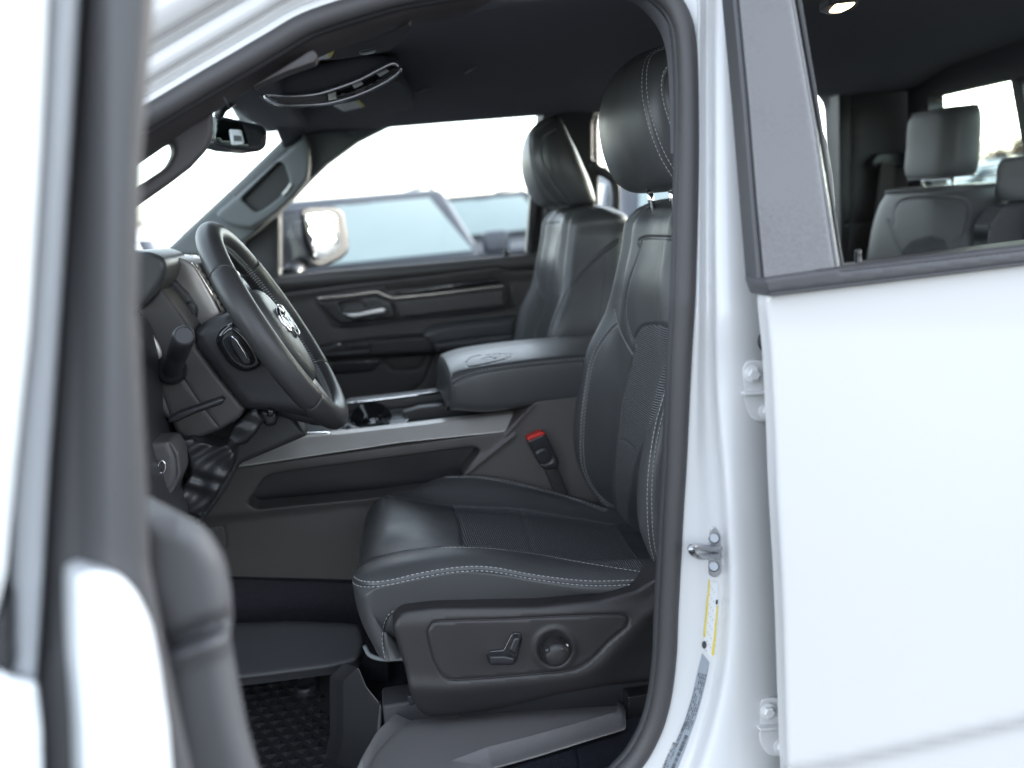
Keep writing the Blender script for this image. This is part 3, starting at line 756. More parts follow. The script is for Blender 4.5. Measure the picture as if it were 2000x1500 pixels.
def text(name, body, size, P0, along, up, mat, parent, ext=.0002, align='LEFT'):
    c = bpy.data.curves.new(name, 'FONT'); c.body = body; c.size = size; c.extrude = ext; c.align_x = align; c.resolution_u = 2
    o = bpy.data.objects.new(name, c); col.objects.link(o)
    dg = bpy.context.evaluated_depsgraph_get(); me = bpy.data.meshes.new_from_object(o.evaluated_get(dg)); bpy.data.objects.remove(o)
    X = np.array(along, float); X /= np.linalg.norm(X); U = np.array(up, float); U -= X*(U@X); U /= np.linalg.norm(U); N = np.cross(X, U)
    V = [tuple(np.array(P0)+X*v.co.x+U*v.co.y+N*v.co.z) for v in me.vertices]
    return mesh(name, V, [tuple(p.vertices) for p in me.polygons], mat, parent, smooth_=False)
def vtext(body, s0, s1, o, size):
    s1 = min(s1, len(VC)-2); a, b = onp(*(VC[s0]+_n2[s0]*o), .0012)[0], onp(*(VC[s1]+_n2[s1]*o), .0012)[0]
    text('label_text', body, size, b, a-b, np.cross(np.array([0, -1, 0]), a-b), ink, vl)
vtext('MFD BY / FABR PAR: FCA US LLC', 165, 240, 4, .0058); vtext('1C6SRFFT9P182138', 150, 236, 9, .0055)

# ---------------------------------------------------------------- rear door
rd = empty('rear_door', (1.0, -.98, 1.1), truck)
EDG = [(1500, 560), (1493, 585), (1494, 600), (1499, 650), (1503, 690), (1507, 760), (1511, 850), (1514, 940), (1518, 1020), (1524, 1120), (1528, 1220), (1531, 1320), (1534, 1420), (1537, 1500), (1542, 1600), (1560, 1800)]
def gD(px, py):
    z = 1.55-(py-470-0*px)/1800*.98
    return -1.005-.018*np.sin(np.clip((1.46-z)/.75, 0, 1)*math.pi)+np.where(z < .86, 0, 0)
CREASE = [(1545, 1497), (1640, 1481), (1800, 1445), (2000, 1400), (2300, 1330), (2700, 1240)]
def door_d(px, py):
    P = np.stack([px, py], -1); d = segdist(P, np.array(CREASE, float))
    low = py > np.interp(px, [c[0] for c in CREASE], [c[1] for c in CREASE])
    return np.where(low, -.014*(1-np.exp(-(d/12)**2)), 0)-.004*np.exp(-((px-1850)**2/6e4+(py-1000)**2/9e4))*0
skin = relief('door_skin', rd, white, [(p[0], p[1], 8) for p in EDG]+[(2700, 1900), (2750, 420), (2050, 500)], gD, step=16, edge=.010, thick=.02, dfn=door_d)
relief('belt_moulding', rd, M('belt_rubber', (.036, .035, .038), .42, bump=.5, bscale=1400, dist=.0006, var=.05), [(1490, 546, 3), (1640, 525), (2050, 478), (2700, 395), (2700, 430), (2050, 513), (1640, 563), (1502, 580, 5)], -1.022, step=8, edge=.004, thick=.05,
       grooves=[(np.array([(1500, 573), (2050, 507), (2700, 424)], float), .0012, .002), (np.array([(1640, 531), (2050, 484)], float), .001, .002)])
relief('window_seal', rd, rubber_d, [(1600, 527), (2050, 473), (2700, 390), (2700, 400), (2050, 484), (1600, 536)], -1.008, step=6, edge=.002, thick=.02)
appl = M('pillar_applique', (.085, .083, .086), .30, coat=.25, bump=.12, bscale=700, dist=.0005)
n = appl.node_tree; b_ = n.nodes['Principled BSDF']; tc = n.nodes.new('ShaderNodeTexCoord')
vo = n.nodes.new('ShaderNodeTexNoise'); vo.inputs['Scale'].default_value = 260; vo.inputs['Detail'].default_value = 6
v2 = n.nodes.new('ShaderNodeTexNoise'); v2.inputs['Scale'].default_value = 9; v2.inputs['Detail'].default_value = 4
ml = n.nodes.new('ShaderNodeMath'); ml.operation = 'MULTIPLY'; rp = n.nodes.new('ShaderNodeMapRange'); rp.inputs['From Min'].default_value = .22; rp.inputs['From Max'].default_value = .55
mx = n.nodes.new('ShaderNodeMix'); mx.data_type = 'RGBA'; mx.inputs[6].default_value = (.125, .122, .124, 1); mx.inputs[7].default_value = (.085, .08, .08, 1)
n.links.new(tc.outputs['Object'], vo.inputs[0]); n.links.new(tc.outputs['Object'], v2.inputs[0]); n.links.new(vo.outputs['Fac'], ml.inputs[0]); n.links.new(v2.outputs['Fac'], ml.inputs[1])
n.links.new(ml.outputs[0], rp.inputs['Value']); n.links.new(rp.outputs[0], mx.inputs[0]); n.links.new(mx.outputs[2], b_.inputs['Base Color'])
def gA(px, py):
    z = 1.55+(470-.085*(px-1500)-py)/1800*.98
    return -1.016+np.clip(z-1.45, 0, 1)*.30
relief('pillar_applique', rd, appl, [(1441, -80), (1443, 0), (1462, 200), (1478, 400), (1492, 546), (1642, 525), (1628, 440), (1596, 250), (1552, 0), (1540, -80)], gA, step=9, edge=.004, thick=.03, dfn=lambda px, py: -.003*(px > 1640),
       grooves=[(np.array([(1536, -80), (1546, 0), (1590, 250), (1632, 525)], float), .0012, .0025)])
relief('pillar_edge_seal', rd, M('seal_grey', (.034, .033, .036), .5), [(1424, -80), (1430, 0), (1449, 200), (1464, 380), (1478, 553, 2), (1491, 551, 2), (1477, 400), (1461, 200), (1442, 0), (1440, -80)], lambda x, y: gA(x, y)+.004, step=6, edge=.003, thick=.03)
# inner door frame and lock pin
relief('window_frame', rd, rubber_d, [(1552, -60), (1556, 0), (1598, 240), (1634, 470), (1642, 526), (1650, 524), (1640, 470), (1606, 240), (1566, 0), (1560, -60)], lambda x, y: gA(x, y)+.012, step=6, edge=.002, thick=.05)
relief('inner_panel', rd, plastic, [(1640, 521), (2050, 468), (2700, 385), (2700, 1900), (1640, 1900)], -.93, step=40, edge=.01, thick=.04)
lp = A(1676, 512, -.945)
obj('lock_pin', satin, rd, lambda m: m.cyl(lp+[0, 0, -.02], lp+[0, 0, .0155], .0045, seg=18, prof=[(0, .0046), (.7, .0042), (.72, .0038), (.76, .0043), (.80, .0038), (.84, .0043), (.88, .0038), (.93, .0042), (1, .0022)]))
reparent(rd)

# ---------------------------------------------------------------- roof, floor, bulkheads
roof = relief
def sheet(name, parent, mat, rows, nu=40, nv=40, solid=0, toward=None, **k):
    s_ = Surf(rows, nu, nv)
    if toward is not None:
        N = s_.normals()
        if np.mean(np.sum(N*(np.array(toward)-s_.V), 1)) < 0: s_.F = s_.F[:, ::-1]
    o = s_.build(name, mat, parent)[0]
    if solid:
        m = o.modifiers.new('s', 'SOLIDIFY'); m.thickness = solid; m.offset = -1
    return o
def ceil_z(x, y):
    u = y/.72
    return 1.865-.030*u*u-.022*max(0, abs(u)-.75)*4-.02*max(0, .1-x)**1.0*.6-.025*max(0, x-1.2)
rows = [[(x, y, ceil_z(x, y)+(-.03 if x < -.15 else 0)) for y in np.linspace(-.76, .76, 15)] for x in (-.20, -.12, 0, .2, .4, .6, .9, 1.2, 1.5, 1.74)]
sheet('headliner', truck, headl, rows, 80, 60, toward=(0.3, 0, 1.2), solid=.01)
rows = [[(x, y, 1.935-.05*(y/.86)**4-.06*max(0, -x-.0)-.02*max(0, x-1.2)) for y in np.linspace(-.86, .86, 13)] for x in (-.32, -.15, .2, .8, 1.3, 1.8)]
sheet('roof_panel', truck, white, rows, 40, 40, toward=(0, 0, 5), solid=.015)
obj('cab_floor', carpet, truck, lambda m: m.box((-1.0, -.80, .62), (1.80, .80, .665)))
obj('sill_panel', white, truck, lambda m: m.box((-.9, -.93, .50), (1.9, -.82, .68)), bevel=.02)
obj('firewall', satin, truck, lambda m: m.box((-1.02, -.85, .62), (-.98, .85, 1.42)))
obj('hood_panel', white, truck, lambda m: m.hexa([(-2.1, -.9, .8), (-.93, -.98, .8), (-.93, .98, .8), (-2.1, .9, .8), (-2.1, -.85, 1.28), (-.93, -.93, 1.38), (-.93, .93, 1.38), (-2.1, .85, 1.28)]), bevel=.05, bseg=4)
obj('lower_body', white, truck, lambda m: m.box((-.90, -.97, .40), (1.9, .97, .50)), bevel=.02)

# far side wall with its two window openings
WIN1 = [(604, 352, 10), (615, 338), (640, 318), (700, 274), (760, 244), (860, 222), (950, 208), (1035, 202, 16), (1058, 215, 16), (1052, 260), (1034, 497, 3), (940, 503), (850, 511), (700, 521), (640, 527), (548, 541, 3), (548, 404)]
WIN2 = [(1170, 235, 14), (1180, 205, 20), (1210, 197), (1400, 184), (1608, 172, 22), (1630, 190, 22), (1636, 330), (1632, 474, 4), (1400, 478), (1200, 476, 6), (1190, 480)]
WIN2 = [(1168, 240, 14), (1178, 202, 16), (1215, 196), (1400, 184), (1608, 173, 22), (1630, 196, 22), (1636, 330), (1632, 474, 4), (1400, 477), (1172, 478, 6)]
farmat = M('side_trim', (.024, .024, .026), .55, bump=.3, bscale=900, dist=.0006)
relief('side_wall_trim', truck, farmat, [(480, 470), (548, 404), (600, 345), (700, 262), (860, 205), (1000, 150), (1300, 120), (1785, 95), (1785, 900), (1300, 1250), (500, 1250), (330, 1100), (400, 600)], .83, step=22, edge=.01, thick=.07, holes=[WIN1, WIN2], holedge=.02)
fg = glass('window_glass', (.93, .97, .96))
relief('side_window_glass', truck, fg, [(590, 380), (700, 240), (1070, 180), (1045, 520), (540, 560), (545, 400)], .865, step=60, edge=.0005, thick=.004)
relief('side_window_glass', truck, fg, [(1150, 180), (1650, 160), (1650, 490), (1150, 500)], .865, step=60, edge=.0005, thick=.004)
# outer skin of the far side (seen from outside only)
obj('far_body_side', white, truck, lambda m: [m.box((-.92, .92, .5), (1.85, .97, 1.36))], bevel=.02)
# rear bulkhead with sliding window
pane = [(1813, 190), (1973, 154), (1999, 300), (2010, 352), (1960, 360), (1820, 372)]
pane2 = [(1994, 150), (2250, 95), (2290, 305), (2030, 348), (2020, 300)]
relief('rear_bulkhead', truck, farmat, [(1772, 40), (2900, -200), (2900, 900), (1775, 1100)], YX(1.70), step=30, edge=.004, thick=.04, holes=[pane, pane2], back=(.05, 0, 0), holedge=.004)
relief('rear_window_glass', truck, glass('rear_glass', (.72, .86, .78)), [(1800, 170), (1985, 130), (2300, 70), (2340, 330), (1800, 400)], YX(1.73), step=60, edge=.0005, thick=.004, back=(.004, 0, 0))
def defrost(m):
    for k in range(9):
        f = k/9+.06; a = A(1813+f*10, 190+f*180, float(YX(1.728)(1813+f*10, 190+f*180))); b = A(1973+f*34, 154+f*190, float(YX(1.728)(1973+f*34, 154+f*190)))
        m.tube([a, b], .0009, 4)
obj('defroster_line', M('defroster', (.5, .33, .12), .6), truck, lambda m: defrost(m))
# rear quarter trim column and belt
relief('rear_quarter_trim', truck, plastic, [(1636, 160), (1660, 175), (1820, 165), (1822, 330), (1790, 345), (1700, 560), (1640, 560)], .79, step=14, edge=.012, thick=.05,
       grooves=[(np.array([(1664, 180), (1662, 430), (1650, 560)], float), .003, .004), (np.array([(1650, 438), (1720, 430)], float), .002, .003)])
relief('belt_webbing', truck, M('webbing', (.040, .036, .034), .8, bump=.6, bscale=800, dist=.0006), [(1722, 316), (1750, 318), (1742, 400), (1726, 480), (1700, 560), (1672, 560), (1702, 470)], .74, step=8, edge=.001, thick=.003)
relief('belt_guide', truck, satin, [(1700, 318, 6), (1712, 300, 6), (1772, 296, 6), (1786, 312, 6), (1780, 326, 5), (1710, 330, 5)], .755, step=6, edge=.008, thick=.03)

# near side pillar trim inside the opening
def ribbon(name, mat, up, lo, du, dl, n=60, parent=truck, mid=None, label=None):
    U = crs(np.array(up, float), n); L = crs(np.array(lo, float), n)
    rows = []
    for a, b in zip(U, L):
        r_ = []
        for t in np.linspace(0, 1, 7):
            q = a*(1-t)+b*t; dy = du+(dl-du)*t-.012*math.sin(t*math.pi)
            r_.append(lean(q[0], q[1], lambda z: gS(z)+dy))
        rows.append(r_)
    return sheet(name, parent, mat, rows, n*2, 24, toward=CAM, solid=0)
ap = M('pillar_trim_dark', (.034, .030, .031), .6, bump=.5, bscale=1300, dist=.0006, var=.05)
at_ = ribbon('pillar_trim', ap, [(180, 316), (250, 272), (300, 238), (390, 184), (455, 148), (530, 102), (600, 62), (700, 27), (800, 4), (900, -10), (1000, -20)],
       [(180, 400), (250, 337), (290, 305), (350, 265), (416, 222), (492, 173), (560, 142), (656, 98), (720, 76), (800, 50), (900, 34)], .008, .075)
ribbon('headliner_edge', headl, [(880, -6), (950, -14), (1050, -22), (1150, -24), (1230, -14), (1280, 14), (1310, 60), (1322, 130), (1326, 300)], [(880, 36), (960, 17), (1050, 6), (1150, -2), (1225, 2), (1262, 26), (1292, 70), (1305, 140), (1310, 300)], .008, .09)
ribbon('pillar_trim', ap, [(1326, 300), (1322, 500), (1316, 650), (1305, 850), (1297, 1000), (1291, 1130), (1285, 1250), (1270, 1370)], [(1308, 300), (1304, 500), (1297, 650), (1288, 850), (1280, 1000), (1273, 1130), (1268, 1250), (1255, 1350)], .012, .10) if False else None
sc_ = MB()
for a, b in (((437, 190), (448, 212)),): sc_.tube([lean(*a, lambda z: gS(z)+.02), lean(*b, lambda z: gS(z)+.03)], .0012, 6)
sc_.build('trim_parting_line', rubber_d, at_)
# pillar lid with grip seam near the visor
relief('visor_clip_cover', truck, ap, [(492, 170), (560, 128), (603, 100, 8), (614, 98, 6), (622, 110, 6), (615, 122), (560, 141)], lambda x, y: YZ(1.79)(x, y)*0-.80, step=5, edge=.003, thick=.03)
# ================================================================ ceiling items
oc = relief('overhead_console', truck, headl, [(492, 170, 4), (560, 140), (700, 105), (770, 110, 10), (785, 128, 14), (784, 145, 14), (760, 168), (700, 196), (640, 208), (570, 211), (530, 206, 20), (505, 190, 10)],
            lambda x, y: -.14+0*x, step=7, edge=.02, thick=.12, back=(0, .10, .03))
def bez(m):
    P = smooth([(517, 185), (545, 203), (600, 204), (645, 200), (700, 184), (748, 162), (778, 140), (778, 126), (764, 124), (735, 138), (700, 156), (650, 174), (612, 184), (560, 187)], 5, True)
    m.tube(AN(P[:, 0], P[:, 1], -.146+0*P[:, 0]), .0045, 10, closed=True, up=(0, 1, 0))
obj('chrome_bezel', chrome, oc, bez)
relief('switch_bank', oc, M('console_grey', (.12, .12, .125), .35), [(520, 186, 4), (560, 189), (612, 186), (640, 184), (638, 199), (600, 203), (548, 202)], -.143, step=5, edge=.003, thick=.01)
relief('switch_bank', oc, gloss, [(642, 180), (700, 158), (740, 139), (765, 128, 5), (774, 132, 5), (745, 158), (700, 180), (645, 195)], -.143, step=5, edge=.002, thick=.01)
lens = M('lamp_lens', (.75, .75, .72), .15, coat=.5)
for q in ([(640, 184), (656, 179), (658, 192), (642, 197)], [(688, 166), (706, 159), (710, 164), (692, 173)], [(736, 144), (756, 135), (760, 139), (742, 150)]):
    relief('reading_lens', oc, lens, q, -.148, step=3, edge=.001, thick=.004)
pv = relief('sun_visor', truck, M('visor_cloth', (.048, .047, .048), .85, bump=.3, bscale=900, dist=.0006), [(630, 212, 8), (700, 186), (776, 157, 6), (790, 168), (812, 200, 10), (808, 212, 8), (703, 230, 8), (688, 222)], YZ(1.815), step=7, edge=.006, thick=.02, back=(0, .0, .02), label='passenger side sun visor with a small warning label')
relief('warning_label', pv, lab_w, [(648, 205, 2), (697, 192, 2), (714, 208, 2), (672, 218, 2)], YZ(1.8135), step=6, edge=.0002, thick=.0005, back=(0, 0, .001))
relief('yellow_band', pv, lab_y, [(690, 194), (697, 192), (714, 208), (706, 210)], YZ(1.8125), step=6, edge=.0002, thick=.0005, back=(0, 0, .001))
dv = relief('sun_visor', truck, M('visor_cloth_dark', (.032, .032, .034), .85, bump=.3, bscale=900, dist=.0006), [(600, 121, 4), (655, 96), (720, 76), (806, 47, 5), (790, 75), (758, 100, 8), (735, 104), (660, 116)], YZ(1.785), step=7, edge=.006, thick=.02, back=(0, .0, .02), label='driver side sun visor')
relief('warning_label', dv, lab_w, [(604, 121, 2), (640, 103, 2), (655, 95, 2), (645, 114, 2)], YZ(1.7835), step=6, edge=.0002, thick=.0005, back=(0, 0, .001))
relief('yellow_band', dv, lab_y, [(645, 102), (655, 96), (647, 112), (640, 113)], YZ(1.782), step=6, edge=.0002, thick=.0005, back=(0, 0, .001))
relief('vanity_grip', dv, satin, [(700, 104, 3), (718, 100, 3), (735, 96, 2), (730, 104, 3), (710, 108, 3)], YZ(1.782), step=3, edge=.002, thick=.003, back=(0, 0, .004))
def mark(m):
    m.tube([A(908, 141, float(YZ(1.84)(908, 141))), A(934, 129, float(YZ(1.84)(934, 129)))], [.0055, .003], 10, flat=.4)
obj('coat_hook', trimgrey, truck, mark)
obj('visor_pivot', trimgrey, truck, lambda m: m.tube([A(815, 178, float(YZ(1.825)(815, 178))), A(842, 171, float(YZ(1.825)(842, 171)))], .004, 8))
# interior mirror
mr = relief('interior_mirror', truck, gloss, [(418, 226, 6), (440, 229), (515, 246, 12), (522, 262), (519, 287, 8), (505, 297, 8), (450, 292), (414, 282, 10), (408, 260)], -.05, step=6, edge=.006, thick=.03, back=(-.03, .02, 0))
relief('mirror_glass', mr, M('mirror_face', (.10, .12, .11), .03, metal=1), [(422, 232, 6), (440, 234), (511, 249, 10), (516, 262), (513, 284, 8), (502, 290, 8), (450, 286), (418, 276, 10)], YP(A(460, 260, -.056), (.35, -1, .05)), step=8, edge=.0008, thick=.002)
stk = relief('barcode_sticker', mr, lab_w, [(447, 252, 4), (472, 254, 4), (478, 281, 3), (452, 284, 4)], -.064, step=4, edge=.0003, thick=.001)
bm = MB()
for k in range(8):
    x = 456+k*2.0; bm.prism([A(x, 264+k*.15, -.0652), A(x+1.0, 264+k*.15, -.0652), A(x+1.3, 275+k*.1, -.0652), A(x+.3, 275+k*.1, -.0652)], (0, .0005, 0))
bm.build('barcode', trimgrey, stk)
obj('mirror_stem', satin, mr, lambda m: m.tube([A(425, 232, -.03), A(432, 212, -.02), A(452, 190, 0), A(475, 165, .02)], [.008, .011, .016, .02], 10))
# dome lamp above the rear row
dl_ = relief('dome_lamp', truck, M('lamp_bezel', (.10, .10, .105), .4), [(1597, 22, 8), (1620, 8, 6), (1672, 2, 6), (1677, 8, 5), (1665, 20, 8), (1622, 30, 8)], YZ(1.83), step=4, edge=.004, thick=.01, back=(0, 0, .012))
relief('lamp_lens', dl_, M('lit_lens', (.9, .8, .65), .3, emit=(1.0, .74, .46), estr=1.1), [(1618, 25, 4), (1632, 10, 4), (1671, 6, 3), (1660, 16, 4), (1640, 25, 3)], YZ(1.8285), step=4, edge=.001, thick=.003, back=(0, 0, .004))

# ---------------------------------------------------------------- far A pillar trim with grab handle
fp = relief('pillar_trim', truck, trimgrey, [(318, 500), (327, 486), (470, 352), (609, 217), (640, 208), (720, 205), (862, 218), (760, 246), (700, 276), (640, 320), (607, 352), (560, 402), (500, 455), (440, 500)], .76, step=9, edge=.014, thick=.06,
       grooves=[(np.array([(612, 222), (622, 240), (690, 262)], float), .002, .003)])
HO = [(423, 418, 8), (440, 398), (463, 383, 8), (480, 395), (520, 405), (546, 388), (567, 355), (563, 335), (545, 312, 8), (560, 295), (584, 276, 8), (596, 262, 10), (606, 285), (607, 318), (603, 348), (577, 382), (545, 412), (516, 433), (490, 445), (462, 443), (440, 436)]
gh = relief('grab_handle', truck, trimgrey, [(421, 417, 10), (462, 383), (585, 274), (596, 256, 12), (606, 285), (607, 322, 12), (602, 350), (577, 382), (545, 412), (516, 433, 14), (490, 446), (458, 443, 12), (436, 433, 10)], .70, step=6, edge=.012, thick=.06,
            holes=[[(470, 389, 8), (545, 314, 8), (556, 322), (564, 345, 8), (566, 358, 6), (546, 386, 8), (512, 411, 10), (498, 415, 8), (488, 404)]], holedge=.006)
relief('handle_recess', truck, satin, [(455, 380), (560, 290), (580, 330), (570, 380), (500, 430), (460, 410)], .742, step=10, edge=.004, thick=.01)
relief('badge_plate', gh, lens, [(551, 377), (560, 367), (568, 356), (570, 362), (562, 374), (553, 383)], .692, step=3, edge=.001, thick=.004)
# near A pillar grab handle (dark, in front of the windscreen)
nh = relief('grab_handle', truck, ap, [(180, 380), (276, 300), (340, 256), (416, 216, 6), (417, 262, 10), (405, 292, 12), (372, 328), (330, 360), (276, 398), (180, 472)], -.76, step=7, edge=.008, thick=.03,
            holes=[[(200, 375), (276, 317), (325, 283, 8), (337, 276, 6), (342, 296, 14), (328, 325, 12), (276, 360), (200, 424)]], holedge=.008, back=(-.01, .03, 0))
# windscreen
wg = MB(); P = [(-.93, -.74, 1.43), (-.93, .80, 1.43), (-.20, .74, 1.83), (-.20, -.72, 1.80)]
wg.prism([np.array(p) for p in P], (.003, 0, .004)); wg.build('windscreen', glass('windscreen_glass', (.95, .98, .965), 0), truck, smooth_=False)
obj('header_trim', headl, truck, lambda m: m.hexa([(-.25, -.74, 1.79), (-.12, -.74, 1.78), (-.12, .74, 1.815), (-.25, .74, 1.815), (-.25, -.74, 1.83), (-.12, -.74, 1.84), (-.12, .74, 1.86), (-.25, .74, 1.85)]), bevel=.012)

# ---------------------------------------------------------------- far door panel
fd = empty('passenger_door', (.1, .8, 1.2), truck)
def fd_d(px, py):
    t = py-(0.085*(1040-px)+497)          # distance below the belt line, px
    pad = .022*np.exp(-((t-14)/16)**2)
    return pad-.006*np.clip((t-40)/10, 0, 1)
DO = [(500, 560), (545, 541), (640, 528), (850, 511), (1060, 492), (1200, 480), (1200, 960), (500, 960)]
fdm = M('door_panel_black', (.042, .038, .037), .5, bump=.35, bscale=1000, dist=.0007, var=.05)
dp = relief('door_trim_panel', fd, fdm, DO, .79, step=7, edge=.012, thick=.04, dfn=fd_d, grooves=[
    (smooth([(545, 573), (680, 556), (800, 543), (939, 526), (974, 522), (995, 530), (1060, 526)], 5), .004, .007),
    (smooth([(615, 586), (640, 620), (662, 640), (785, 626), (991, 604), (998, 590), (994, 560), (986, 551), (940, 548), (767, 566), (745, 560), (620, 578)], 5, True), .0025, .004, True),
    (smooth([(750, 703), (827, 693), (822, 715), (810, 722), (768, 722), (757, 712)], 4, True), .002, .003, True),
    (smooth([(848, 693), (838, 720), (823, 750), (790, 775)], 4), .002, .004)])
sil = M('champagne_trim', (.72, .66, .60), .25, metal=.9)
def strip(m):
    P = smooth([(622, 583), (680, 577), (734, 570), (742, 572), (764, 581), (780, 581), (860, 573), (984, 558)], 4)
    m.tube(AN(P[:, 0], P[:, 1], .772+0*P[:, 0]), .0042, 8, up=(0, 0, 1), flat=.6)
obj('trim_strip', sil, fd, strip)
obj('trim_strip', satin, fd, lambda m: m.tube(AN(*[np.array(c, float) for c in zip(*[(986, 560), (993, 575), (992, 596), (984, 603), (900, 612), (785, 625), (664, 639)])], np.full(7, .774)), .003, 8))
relief('upper_inlay', fd, gloss, [(772, 572), (940, 546, 5), (968, 545, 5), (980, 553), (860, 567), (770, 577)], .778, step=6, edge=.003, thick=.01)
relief('insert_panel', fd, fdm, [(772, 588, 4), (984, 566, 4), (987, 596, 5), (781, 620, 5), (776, 606)], .772, step=7, edge=.004, thick=.02)
hb = relief('handle_bezel', fd, satin, [(622, 592, 4), (735, 578, 4), (764, 590), (774, 620, 4), (665, 634, 6), (655, 628)], .775, step=6, edge=.004, thick=.02, holes=[[(661, 592, 6), (703, 585, 6), (716, 602, 4), (712, 609), (672, 613, 5)]], holedge=.003)
relief('handle_cup', fd, plastic_g, [(650, 585), (720, 578), (725, 612), (665, 620)], .795, step=8, edge=.003, thick=.01)
relief('door_handle', fd, M('satin_chrome', (.6, .6, .6), .28, metal=1), [(667, 611, 3), (705, 608), (738, 600, 3), (751, 598, 4), (757, 606, 4), (752, 614, 4), (728, 617), (690, 624, 4), (678, 621, 4)], .752, step=4, edge=.007, thick=.02)
def arm_d(px, py): return 0*px
relief('armrest_pad', fd, leather, [(824, 657, 8), (838, 642, 10), (862, 635, 10), (920, 628), (1010, 618), (1010, 676), (920, 684), (852, 690, 8), (846, 678)], .72, step=6, edge=.018, thick=.08, grooves=[(np.array([(848, 673), (920, 662), (1010, 652)], float), .002, .003)])
relief('switch_panel', fd, plastic, [(600, 682), (650, 672, 5), (724, 662), (832, 654, 5), (848, 672), (850, 690, 5), (726, 697), (650, 702), (610, 702)], .728, step=6, edge=.012, thick=.07, grooves=[(np.array([(722, 662), (724, 697)], float), .0015, .003), (np.array([(640, 688), (724, 682)], float), .0015, .002)])
for x in (655, 672, 690): relief('window_switch', fd, chrome if x == 655 else satin, [(x, 672, 2), (x+10, 671, 2), (x+11, 676, 2), (x+1, 677, 2)], .722, step=3, edge=.002, thick=.01)
relief('door_pocket', fd, satin, [(600, 710), (655, 706), (744, 700, 4), (740, 712, 6), (728, 725, 6), (655, 731), (600, 735)], .787, step=6, edge=.004, thick=.02)
obj('window_weatherstrip', rubber_d, fd, lambda m: m.tube(AN(*[np.array(c, float) for c in zip(*[(545, 541), (640, 528), (850, 511), (1040, 494)])], np.full(4, .815)), .006, 8))
lp2 = A(989, 494, .80); obj('lock_pin', satin, fd, lambda m: [m.cyl(lp2+[0, 0, -.02], lp2+[0, 0, .014], .004, seg=12), m.cyl(lp2+[0, 0, -.002], lp2+[0, 0, .004], .009, seg=14)])
relief('window_post', fd, satin, [(1036, 380), (1050, 378), (1040, 500), (1027, 500)], .80, step=8, edge=.003, thick=.03)
reparent(fd)
# far B pillar grab handle
P = smooth([(1158, 318), (1166, 330), (1184, 340), (1198, 352), (1203, 372), (1203, 410), (1199, 428), (1190, 436)], 4)
obj('grab_handle', M('handle_dark', (.030, .030, .032), .5), truck, lambda m: m.tube(AN(P[:, 0], P[:, 1], .70+0*P[:, 0]), np.linspace(.014, .010, len(P)), 12, up=(0, 1, 0)))
relief('pillar_trim', truck, farmat, [(1058, 215, 10), (1080, 190), (1150, 180), (1180, 190, 10), (1166, 215), (1158, 240), (1158, 310), (1180, 330), (1170, 345), (1166, 520), (1060, 520), (1064, 300)], .775, step=9, edge=.014, thick=.05)
# near pillar inner cover seen through the rear window
relief('pillar_trim', truck, trimgrey, [(1585, 215), (1600, 240, 14), (1615, 275), (1626, 340), (1632, 405, 4), (1626, 420, 4), (1590, 420)], -.75, step=8, edge=.01, thick=.03, back=(-.02, .02, 0), grooves=[(np.array([(1600, 245), (1618, 300), (1629, 408)], float), .0012, .0015)])
# passenger mirror outside
om = relief('side_mirror', truck, M('mirror_shell', (.018, .018, .022), .5), [(584, 410, 8), (600, 403), (655, 402, 16), (672, 412, 12), (680, 460), (682, 492, 14), (664, 508), (622, 526, 12), (600, 512), (588, 462)], YP(A(635, 460, 1.13), (.80, -.62, .01)), step=7, edge=.012, thick=.10, back=(-.10, .085, -.004), cap=True)
relief('mirror_glass', om, M('mirror_glass', (.92, .93, .93), .015, metal=1), [(594, 418, 8), (646, 414, 12), (656, 422), (662, 460), (664, 483, 12), (651, 495), (626, 508, 12), (614, 500), (600, 460)], YP(A(635, 460, 1.108), (.80, -.62, .01)), step=10, edge=.001, thick=.003)
obj('mirror_arm', satin, om, lambda m: m.tube([A(585, 520, 1.12), A(575, 530, 1.0), A(560, 545, .92)], .03, 12))
# ================================================================ centre console
con = empty('centre_console', (.1, -.1, .9), truck)
conm = M('console_side', (.046, .042, .041), .5, bump=.3, bscale=1300, dist=.0005, var=.04)
def cs_d(px, py):
    return -.010*np.clip((py-(1000-.12*(px-485)))/14, 0, 1)*(px < 760)
POCK = [(484, 983, 6), (518, 931, 14), (555, 922), (925, 872, 8), (939, 879, 8), (905, 922), (900, 950), (725, 973), (500, 994, 8)]
relief('side_panel', con, conm, [(454, 914), (985, 843), (1019, 808), (1050, 782, 10), (1100, 769), (1340, 760), (1340, 1160), (700, 1142), (447, 1136), (300, 1140), (330, 1040), (393, 1011)], -.185, step=7, edge=.004, thick=.06, dfn=cs_d, holes=[POCK], holedge=.006,
       grooves=[(smooth([(405, 1032), (432, 1028), (438, 1034), (442, 1062), (438, 1070), (410, 1070)], 3), .0015, .002), (np.array([(1005, 850), (905, 930)], float), .004, -.004), (np.array([(1047, 782), (990, 850)], float), .003, -.003)])
relief('side_pocket', con, satin, [(440, 1010), (475, 905), (960, 850), (960, 965), (720, 1000)], -.090, step=12, edge=.004, thick=.02, dfn=lambda x, y: .035*np.exp(-((x-930)/120)**2)+.02*np.exp(-((x-450)/80)**2))  # darker material: the shade inside the pocket is put into its colour
st_ = relief('trim_strip', con, silver, [(454, 914, 3), (540, 901), (785, 864), (960, 846), (986, 843, 4), (1019, 806, 2), (956, 812), (820, 829), (673, 846), (590, 853), (540, 858), (497, 864, 8), (470, 890)],
            lambda x, y: -.192+.00075*np.clip((914-.128*(x-454))-y, 0, 50)*2.2, step=6, edge=.003, thick=.03)
